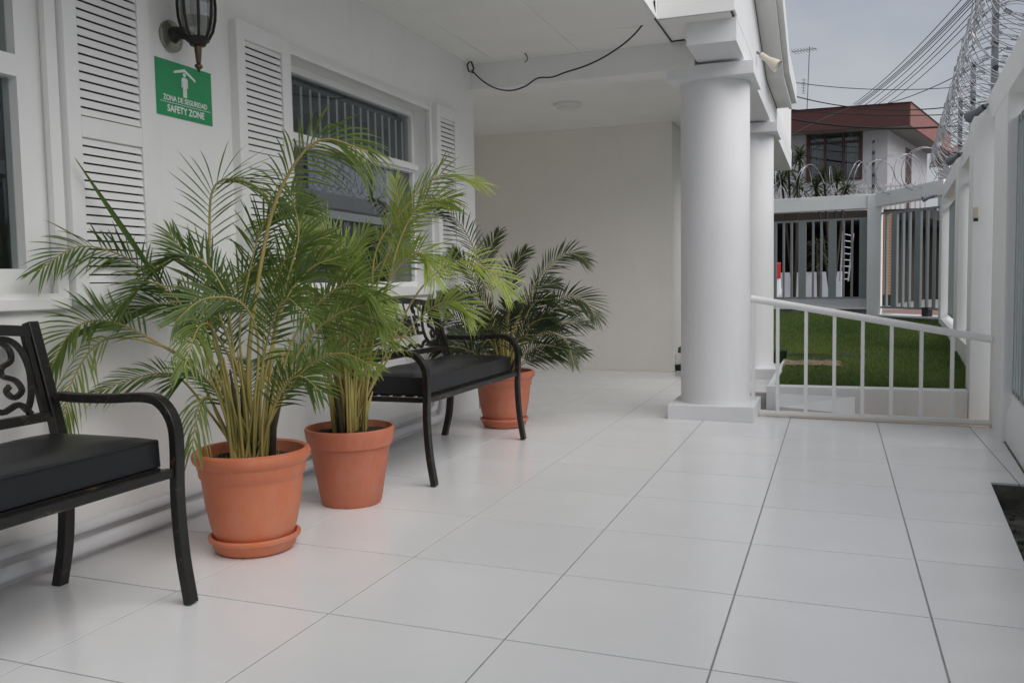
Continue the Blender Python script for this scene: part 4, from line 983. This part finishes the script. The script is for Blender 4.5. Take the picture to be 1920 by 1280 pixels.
# gate leaf on the right bay
gate = thing('street_gate', ((FMp.x + FRp.x) / 2, (FMp.y + FRp.y) / 2, .45), 'grey slatted street gate between the far pier and the fence corner', 'gate')
for (a, b) in ((.455, .485), (1.885, 1.915)): rseg(.02, RL - .08, .075, .105, a, b).build('rail', MGS, gate)
tt = .16; k = 0
while tt < RL - .12:
    wdt = .115 if k % 3 == 1 else .03
    rseg(tt, min(tt + wdt, RL - .1), .07, .11, .457, 1.913).build('wide_slat' if k % 3 == 1 else 'narrow_slat', MGS, gate); tt += wdt + .105; k += 1
rseg(RL * .70, RL * .70 + .12, .068, .15, .36, .49).build('lock_box', MBLK, gate)

# ================================================================ RAZOR WIRE, POSTS, LAMPS ON THE FENCES
def coil(path, R, pitch, jit, label, group, seed, wr=.0031):
    rr = random.Random(seed)
    pts = [Vector(p) for p in path]; seglen = [(pts[i + 1] - pts[i]).length for i in range(len(pts) - 1)]; Ltot = sum(seglen)
    nl = int(Ltot / pitch); t = thing('razor_wire_coil', pts[0], label, 'razor wire', group)
    def at(s):
        for i, l in enumerate(seglen):
            if s <= l or i == len(seglen) - 1: return pts[i].lerp(pts[i + 1], s / l), (pts[i + 1] - pts[i]).normalized()
            s -= l
    P = []; N = 22; tot = nl * N
    for k in range(tot + 1):
        s = Ltot * k / tot; c, d = at(min(s, Ltot - 1e-4)); sd = d.cross(Vector((0, 0, 1))).normalized(); an = 2 * math.pi * k / N
        loop = int(k / N); r = R * (1 + jit * math.sin(loop * 2.4) * .5); c = c + d * (jit * .5 * math.sin(an * .5 + loop))
        P.append(c + (sd * math.cos(an) + Vector((0, 0, 1)) * math.sin(an)) * r)
    m = MB(); m.tube(P, wr, 4, cap=True); m.build('wire', MGALV, t, smooth='all')
    bb = MB()
    for k in range(0, len(P) - 1, 2):
        p = P[k]; d = (P[k + 1] - p).normalized(); a = d.orthogonal().normalized(); b2_ = d.cross(a)
        an = rr.uniform(0, 6.28); u = a * math.cos(an) + b2_ * math.sin(an)
        kk = len(bb.v); bb.v += [tuple(p - d * .018 - u * .006), tuple(p + d * .018 - u * .006), tuple(p + d * .022 + u * .010), tuple(p - d * .022 + u * .010)]; bb.f.append((kk, kk + 1, kk + 2, kk + 3))
    stuff(bb.build('barbs', MGALV, t))
    return t
coil([fp(-5.5, .10, 2.46), fp(YE - .4, .10, 2.46)], .27, .115, .14, 'dense razor wire coil along the top of the right fence', 'razor wire on the fences', 1)
a_ = Vector((FRp.x, FRp.y, 2.47)); b_ = Vector((FMp.x, FMp.y, 2.46)); c_ = Vector((FL2.x, FL2.y, 2.46))
coil([a_ + Vector((-.1, .1, 0)), b_ + Vector((0, .1, 0))], .27, .20, .2, 'razor wire coil over the far gate bay, right of the far post', 'razor wire on the fences', 2, .0058)
coil([b_ + Vector((0, .1, 0)), c_ + Vector((0, .1, 0))], .25, .26, .25, 'open razor wire coil along the far fence, left of the far post', 'razor wire on the fences', 3, .0058)
def epost(base, h, label):
    t = thing('electric_fence_post', base, label, 'post', 'electric fence posts')
    x, y, z = base
    m = MB(); m.box(x - .022, x + .022, y - .022, y + .022, z, z + h); m.build('post', MPOST, t)
    for k in range(5):
        zz = z + h * (.15 + .2 * k); m = MB(); m.tube([(x, y - .02, zz), (x, y - .04, zz), (x, y - .055, zz), (x, y - .07, zz)], [.010, .022, .014, .02], 8); m.build('insulator', MBLK, t, smooth=True)
    return t
epost(fp(5.55, .10, 2.19), .95, 'grey electric fence post on the right fence, nearest fully visible one')
epost(fp(3.55, .12, 2.19), .95, 'grey electric fence post at the right edge of the picture')
epost(fp(7.7, .10, 2.19), .85, 'grey electric fence post on the right fence above the third pier')
epost(fp(9.6, .10, 2.19), .85, 'grey electric fence post near the far corner of the right fence')
epost((FMp.x - .02, FMp.y + .1, 2.2), .85, 'grey electric fence post on the far pier')
def floodlight(root, aim, label, s=1.0, sm=None):
    t = thing('spot_lamp', root, label, 'lamp', 'outdoor spot lamps'); root = Vector(root); aim = Vector(aim).normalized()
    m = MB(); m.tube([root, root + aim * .05 * s], .011 * s, 10); m.build('bracket', MPOST, t)
    p = root + aim * .045 * s
    m = MB(); m.tube([p, p + aim * .09 * s, p + aim * .11 * s, p + aim * .16 * s, p + aim * .19 * s], [.026 * s, .030 * s, .036 * s, .050 * s, .054 * s], 18, cap=False); m.build('shade', sm or MLAMP, t, smooth=True)
    m = MB(); e = p + aim * .175 * s; m.tube([e - aim * .004, e], .048 * s, 18); m.build('lens', MBULB, t)
    return t
r0_ = pX(1419, 98, -0.284); floodlight(r0_, (.75, -.15, -.62), 'cream spot lamp on the beam above the column', .85)
floodlight(fp(4.75, -.005, 2.13), (-.5, .78, -.30), 'grey spot lamp on the right fence beam above the second pier', .8, MPOST)
floodlight(fp(7.4, -.005, 2.13), (-.5, .78, -.30), 'grey spot lamp on the right fence beam farther back', .8, MPOST)
fq = pD(1757, 366, (Vector((FRp.x, FRp.y, 2.1)) - CC).length / ray(1757, 366).length * .985)
floodlight(fq, (-.95, -.1, -.25), 'small grey spot lamp on the far fence beam near the corner', .8, MPOST)
bxo = thing('sensor_box', fp(4.40, -.04, 1.36), 'small grey sensor box on the fence pier beside the gate', 'sensor')
m = MB(); m.box(*sum([[v - .016, v + .016] for v in fp(4.44, -.09, 0)[:2]], []), 1.33, 1.41); m.build('case', MLAMP, bxo, bevel=.004)
m = MB(); m.box(*sum([[v - .013, v + .013] for v in fp(4.42, -.09, 0)[:2]], []), 1.315, 1.335); m.build('lens', MBLK, bxo)

# ================================================================ STREET AND HOUSE BEYOND
gz = .12
m = MB(); m.add([(-30, 15.2, gz), (40, 15.2, gz), (40, 60, gz), (-30, 60, gz)], [(0, 1, 2, 3)]); m.add([(2.2, -20, gz), (40, -20, gz), (40, 15.2, gz), (2.2, 15.2, gz)], [(0, 1, 2, 3)])
struct(m.build('road', MRD))
pv = MB()
rd = Vector((FRp.x - FMp.x, FRp.y - FMp.y, 0)).normalized(); pn = Vector((-rd.y, rd.x, 0)); pn = pn if pn.y > 0 else -pn
p0 = Vector((FMp.x, FMp.y, 0)) - rd * 1.0 + pn * .36
vs = [p0, p0 + rd * 5, p0 + rd * 5 + pn * 3.5, p0 + pn * 3.5]; pv.add([(v.x, v.y, .372) for v in vs], [(0, 1, 2, 3)]); pv.add([(v.x, v.y, .05) for v in vs], [(3, 2, 1, 0)])
struct(pv.build('pavement', MBRK))
HA = pD(1703, 192, 24.0); HB = pZ(1455, 210, HA.z)
hu = Vector((HB.x - HA.x, HB.y - HA.y, 0)).normalized(); HS_ = pZ(1757, 235, HA.z); hv = Vector((HS_.x - HA.x, HS_.y - HA.y, 0)).normalized(); hn = Vector((-hu.y, hu.x, 0)); hn = hn if hn.y > 0 else -hn
hzt = HA.z; hzb = pD(1703, 233, 24.0).z
hs = thing('street_house', (HA.x, HA.y, gz), 'two storey white house with deep red roof fascia across the street', 'house')
def HP(u, v, z): p = Vector((HA.x, HA.y, 0)) + hu * u + hv * v; return (p.x, p.y, z)
def hbox(u0, u1, v0, v1, z0, z1):
    m = MB(); vs = []
    for z in (z0, z1): vs += [HP(u0, v0, z), HP(u1, v0, z), HP(u1, v1, z), HP(u0, v1, z)]
    m.add(vs, [(0, 1, 2, 3), (7, 6, 5, 4), (0, 4, 5, 1), (1, 5, 6, 2), (2, 6, 7, 3), (3, 7, 4, 0)]); return m
def hray(x, y, v0):
    # photo pixel onto the facade plane at depth v0 -> (u, z)
    d = ray(x, y); o = CC - Vector((HA.x, HA.y, 0)); t = (v0 * hv.dot(hn) - o.dot(hn)) / d.dot(hn); p = o + d * t; return (p - hv * v0).dot(hu), p.z
UW = 9.0; VI = .75
ui, _ = hray(1664, 300, VI)
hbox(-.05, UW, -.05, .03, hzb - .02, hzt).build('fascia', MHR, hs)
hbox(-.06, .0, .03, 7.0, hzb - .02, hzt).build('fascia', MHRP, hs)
hbox(.0, UW, .03, 7.0, hzb, hzb + .03).build('soffit', mat('soffit board', (.24, .23, .22), .7), hs)
rfm = MB(); rfm.add([HP(-.1, -.1, hzt), HP(UW, -.1, hzt), HP(UW, 3.5, hzt + .12), HP(1.5, 3.5, hzt + .12), HP(-.1, 7, hzt)], [(0, 1, 2, 3), (0, 3, 4)]); rfm.build('roof', MROOF, hs)
SB = 2.75
w_u0, w_z1 = hray(1513, 243, VI); w_u1, w_z0 = hray(1617, 336, VI)
wa, wb = min(w_u0, w_u1), max(w_u0, w_u1)
hm = MB()
def hq(u0, u1, z0, z1, v): hm.add([HP(u0, v, z0), HP(u0, v, z1), HP(u1, v, z1), HP(u1, v, z0)], [(0, 1, 2, 3)])
hq(ui, wa, SB, hzb + .02, VI); hq(wb, UW, SB, hzb + .02, VI); hq(wa, wb, SB, w_z0, VI); hq(wa, wb, w_z1, hzb + .02, VI)
hm.add([HP(ui, VI, SB), HP(ui, 7, SB), HP(ui, 7, hzb + .02), HP(ui, VI, hzb + .02)], [(0, 1, 2, 3)])
hm.build('wall', MHW, hs)
hw = bpy.data.objects.new('window', None); COL.objects.link(hw); hw.parent = hs; hw.location = Vector(HP((wa + wb) / 2, VI, w_z0)) - hs.location
fw = .09
hbox(wa, wa + fw, VI - .04, VI + .08, w_z0, w_z1).build('frame', MHB, hw); hbox(wb - fw, wb, VI - .04, VI + .08, w_z0, w_z1).build('frame', MHB, hw)
hbox(wa + fw, wb - fw, VI - .04, VI + .08, w_z0, w_z0 + fw * .6).build('frame', MHB, hw); hbox(wa + fw, wb - fw, VI - .04, VI + .08, w_z1 - fw * 1.6, w_z1).build('frame', MHB, hw)
for f in (.34, .67): hbox(wa + (wb - wa) * f - .03, wa + (wb - wa) * f + .03, VI - .03, VI + .06, w_z0 + .05, w_z1 - .14).build('mullion', MHB, hw)
zt_ = w_z1 - .42; hbox(wa + fw, wb - fw, VI - .025, VI + .05, zt_ - .03, zt_ + .03).build('crossbar', MHB, hw)
hbox(wa + .05, wb - .05, VI + .03, VI + .035, w_z0 + .03, w_z1 - .05).build('pane', MGL, hw)
for f0, f1 in ((.06, .30), (.70, .94)):
    n_ = 9
    for k in range(n_):
        ua = wa + (wb - wa) * (f0 + (f1 - f0) * k / n_); ub = wa + (wb - wa) * (f0 + (f1 - f0) * (k + .8) / n_)
        hbox(ua, ub, VI + .15 + .03 * (k % 2), VI + .18 + .03 * (k % 2), w_z0 + .02, w_z1 - .1).build('curtain_fold', MCUR, hw)
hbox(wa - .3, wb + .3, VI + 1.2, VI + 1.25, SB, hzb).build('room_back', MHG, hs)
# side door and balcony
hbox(ui - .012, ui + .03, 3.3, 4.2, SB, SB + 2.1).build('door', MHB, hs)
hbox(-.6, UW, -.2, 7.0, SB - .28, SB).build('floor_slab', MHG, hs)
bal = bpy.data.objects.new('balcony_railing', None); COL.objects.link(bal); bal.parent = hs; bal.location = Vector(HP(0, -.1, SB)) - hs.location
_, zpt = hray(1600, 347, -.1)
pk = None
for k in range(50):
    u = -.5 + k * .125
    if pk is None: pk = hbox(u, u + .04, -.12, -.09, SB, zpt).build('picket', MHW, bal)
    else: q_ = pk.copy(); COL.objects.link(q_); q_.parent = bal; d_ = hu * (.125 * k); q_.location = d_
hbox(-.5, 5.8, -.13, -.08, zpt - .10, zpt - .06).build('rail', MHW, bal)
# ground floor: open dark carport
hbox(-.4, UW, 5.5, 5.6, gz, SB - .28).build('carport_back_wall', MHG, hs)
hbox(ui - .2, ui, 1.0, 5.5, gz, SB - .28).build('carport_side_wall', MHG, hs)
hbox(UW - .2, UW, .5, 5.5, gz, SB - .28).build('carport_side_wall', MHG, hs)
for u in (2.7, 5.6): hbox(u, u + .22, .1, .32, gz, SB - .28).build('carport_post', MHG, hs)
hbox(ui + .9, 5.2, -.5, -.38, gz, gz + .95).build('yard_wall', mat('pale yard wall', (.55, .56, .62), .7, noise=.12, nscale=3), hs)
# brick pier at the right of the yard
ub_, _ = hray(1666, 480, -.6)
bp = thing('brick_pier', HP(ub_, -.6, gz), 'orange brick pier seen through the grey street gate', 'pillar')
br0 = None
for k in range(26):
    z0_ = gz + .3 + k * .085
    if k == 0:
        q_ = hbox(ub_ - .12, ub_ + .12, -.72, -.48, gz, z0_ - .005); q_.build('footing', MHG, bp)
    if br0 is None: br0 = hbox(ub_ - .11, ub_ + .11, -.71, -.49, z0_, z0_ + .075).build('brick', MOR, bp)
    else: q2 = br0.copy(); COL.objects.link(q2); q2.parent = bp; q2.location = (0, 0, k * .085)
hbox(ub_ - .105, ub_ + .105, -.705, -.495, gz + .29, gz + .3 + 26 * .085).build('mortar_core', MHB, bp)
# ladder
la = thing('ladder', pD(1588, 526, 23.2), 'pale ladder leaning in the dark carport across the street', 'ladder')
def lpt(x, y, t): return pD(x, y, 23.2 + .5 * t)
Lb, Lt, Rb, Rt = lpt(1575, 527, 0), lpt(1580, 434, 1), lpt(1590, 527, 0), lpt(1600, 438, 1)
for a, b in ((Lb, Lt), (Rb, Rt)): m = MB(); m.tube([a, b], .022, 6); m.build('rail', MALU, la)
for k in range(8):
    t = .04 + k * .13; m = MB(); m.tube([Lb.lerp(Lt, t), Rb.lerp(Rt, t)], .016, 6); m.build('rung', MALU, la)
# parked car whose tail shows beside the rear column
cr = thing('parked_car', pD(1440, 570, 20.0), 'white parked car with red tail lamp beyond the far fence', 'car')
c0 = pD(1466, 560, 20.0); cu_ = -Vector((CM[0][0], CM[1][0], 0)).normalized(); cv_ = Vector((-cu_.y, cu_.x, 0)); cv_ = cv_ if cv_.y > 0 else -cv_
def CP(u, v, z): p = Vector((c0.x, c0.y, 0)) + cu_ * u + cv_ * v; return (p.x, p.y, z)
body = [(0, .55), (.02, .95), (.12, 1.08), (.45, 1.45), (1.1, 1.56), (2.2, 1.52), (2.9, 1.12), (3.8, 1.0), (4.05, .85), (4.1, .5), (3.9, .40), (.2, .40)]
m = MB(); n_ = len(body)
vs = [CP(u, .08 if z > 1.1 else 0, z) for u, z in body] + [CP(u, 1.6 if z > 1.1 else 1.68, z) for u, z in body]
m.add(vs, [tuple(range(n_)), tuple(range(2 * n_ - 1, n_ - 1, -1))] + [(i, n_ + i, n_ + (i + 1) % n_, (i + 1) % n_) for i in range(n_)]); m.build('body', MCAR, cr, bevel=.04)
def cbox(u0, u1, v0, v1, z0, z1):
    m = MB(); vs = []
    for z in (z0, z1): vs += [CP(u0, v0, z), CP(u1, v0, z), CP(u1, v1, z), CP(u0, v1, z)]
    m.add(vs, [(0, 1, 2, 3), (7, 6, 5, 4), (0, 4, 5, 1), (1, 5, 6, 2), (2, 6, 7, 3), (3, 7, 4, 0)]); return m
cbox(.03, .30, -.03, .25, .92, 1.28).build('tail_lamp', MRED, cr, bevel=.02); cbox(.03, .30, 1.43, 1.71, .92, 1.28).build('tail_lamp', MRED, cr)
cbox(-.06, .25, .02, 1.66, .45, .68).build('bumper', MHW, cr, bevel=.03)
cbox(.85, 1.55, .02, .05, 1.14, 1.42).build('side_window', MBLK, cr); cbox(1.62, 2.3, .02, .05, 1.14, 1.42).build('side_window', MBLK, cr)
for u in (.75, 3.3):
    for v in (.0, 1.5):
        m = MB(); m.tube([CP(u, v, .44), CP(u, v + .2, .44)], .31, 20); wh = m.build('wheel', MBLK, cr, smooth=True)
        m = MB(); m.tube([CP(u, v - .01, .44), CP(u, v + .005, .44)], .18, 14); m.build('rim', MALU, wh)
# sword-leaved plants beside the house window
def dracaena(px_, py_, D, base_y, heads, label, R=.55, n=60):
    bpos = pD(px_, base_y, D); t = thing('dracaena', (bpos.x, bpos.y, gz), label, 'plant', 'sword leaved plants by the house')
    for (hx_, hy_, k) in heads:
        h = pD(hx_, hy_, D + k)
        m = MB(); m.tube(spline([(bpos.x, bpos.y, gz), ((bpos.x + h.x) / 2, (bpos.y + h.y) / 2, (gz + h.z) * .5), tuple(h)], 8), .03, 7); m.build('trunk', MBARK, t, smooth='all')
        mb = MB(); ti = []
        for q in range(n):
            a = rnd.uniform(0, 6.28); el = rnd.uniform(-.5, 1.4); d = Vector((math.cos(a) * math.cos(el), math.sin(a) * math.cos(el), math.sin(el)))
            leaflet_strip(mb, ti, h - Vector((0, 0, rnd.uniform(0, .25))), d, Vector((0, 0, 1)) if el < 1.1 else Vector((1, 0, 0)), R * rnd.uniform(.7, 1.15), .045, .35, rnd.uniform(0, .7))
        mb.build('crown', MLD, t, tint=ti)
dracaena(1490, 330, 22.6, 560, [(1478, 300, 0), (1500, 285, .3), (1465, 330, .2), (1496, 340, -.2)], 'tall sword leaved plant left of the house window')
dracaena(1560, 340, 22.4, 560, [(1545, 322, 0), (1570, 330, .2), (1530, 348, -.1), (1585, 350, .1)], 'bushy sword leaved plant below the house window')
dracaena(1535, 470, 22.0, 560, [(1532, 450, 0), (1540, 478, .1)], 'small sword leaved plant in front of the dark carport', .42, 34)
# second house with a red roof farther along the street
h2 = thing('distant_house', pD(1800, 300, 40), 'distant house with a faded red gable roof behind the razor wire', 'house')
c2 = pD(1782, 292, 40.0)
m = MB(); m.box(c2.x, c2.x + 6, c2.y, c2.y + 5, gz, c2.z + .1); m.build('wall', MHW, h2)
zz = c2.z + .1
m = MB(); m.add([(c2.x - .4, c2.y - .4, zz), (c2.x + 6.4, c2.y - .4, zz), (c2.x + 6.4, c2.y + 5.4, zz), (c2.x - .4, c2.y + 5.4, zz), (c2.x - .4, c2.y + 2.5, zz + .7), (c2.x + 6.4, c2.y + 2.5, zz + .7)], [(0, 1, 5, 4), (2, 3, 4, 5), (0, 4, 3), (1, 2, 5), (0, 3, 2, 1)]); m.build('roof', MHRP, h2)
# television aerial
an = thing('television_aerial', HP(hray(1514, 205, 2.0)[0], 2.0, hzt + .5), 'thin television aerial on a mast above the red roof', 'antenna')
def apt(x, y): return pD(x, y, 26.0)
m = MB(); m.tube([apt(1513, 214), apt(1518, 88)], .016, 6); m.build('mast', MPOST, an)
m = MB(); m.tube([apt(1484, 98), apt(1531, 91)], .012, 6); m.build('boom', MPOST, an)
for k in range(8):
    x = 1488 + k * 5.6; y = 97.4 - k * .8; h = 4.5 - .2 * k
    m = MB(); m.tube([apt(x - 5, y - h), apt(x + 5, y + h)], .009, 5); m.build('element', MPOST, an)
m = MB(); m.tube([apt(1508, 147), apt(1506, 175)], .010, 5); m.build('lower_boom', MPOST, an)
for k in range(6):
    m = MB(); m.tube([apt(1503, 150 + 5 * k), apt(1511, 150.5 + 5 * k)], .008, 5); m.build('element', MPOST, an)
# overhead service wires
def ow(a, b, sag, r, label):
    a = pD(*a); b = pD(*b); pts = [a.lerp(b, k / 20) - Vector((0, 0, sag * 4 * (k / 20) * (1 - k / 20))) for k in range(21)]
    m = MB(); m.tube(pts, r, 5); tag(m.build('overhead_wire', MCAB, smooth='all'), label, 'wire', 'overhead street wires')
ORD = ['leftmost', 'second from left', 'third from left', 'fourth from left', 'fifth from left', 'sixth from left', 'seventh from left', 'eighth from left']
for kw_, (x0_, x1_, y1_) in enumerate( ((1808, 1600, 196), (1822, 1604, 197), (1826, 1608, 197), (1831, 1612, 197), (1838, 1622, 197), (1850, 1636, 198), (1862, 1643, 198), (1880, 1660, 197))):
    ow((x0_, -6, 15.0), (x1_, y1_, 23.5), .12, .0085, ORD[kw_] + ' of the black wires slanting down to the red roof')
ow((1890, 88, 16.0), (1640, 200, 23.5), .15, .0095, 'lowest slanting black wire running from the razor wire to the red roof')
ow((1470, 152, 22.0), (1830, 160, 22.0), .16, .010, 'topmost thin black wire crossing the sky left to right')
ow((1474, 176, 22.5), (1850, 190, 21.0), .30, .014, 'black wire crossing in front of the upper edge of the red fascia')
ow((1458, 218, 22.6), (1790, 236, 21.0), .16, .026, 'thick black cable crossing the middle of the red fascia')
ow((1455, 202, 22.6), (1800, 214, 21.0), .10, .012, 'thin black wire crossing the upper part of the red fascia')
ow((1456, 268, 22.6), (1600, 200, 23.3), -.05, .012, 'black wire rising from the left to the bundle on the red roof')
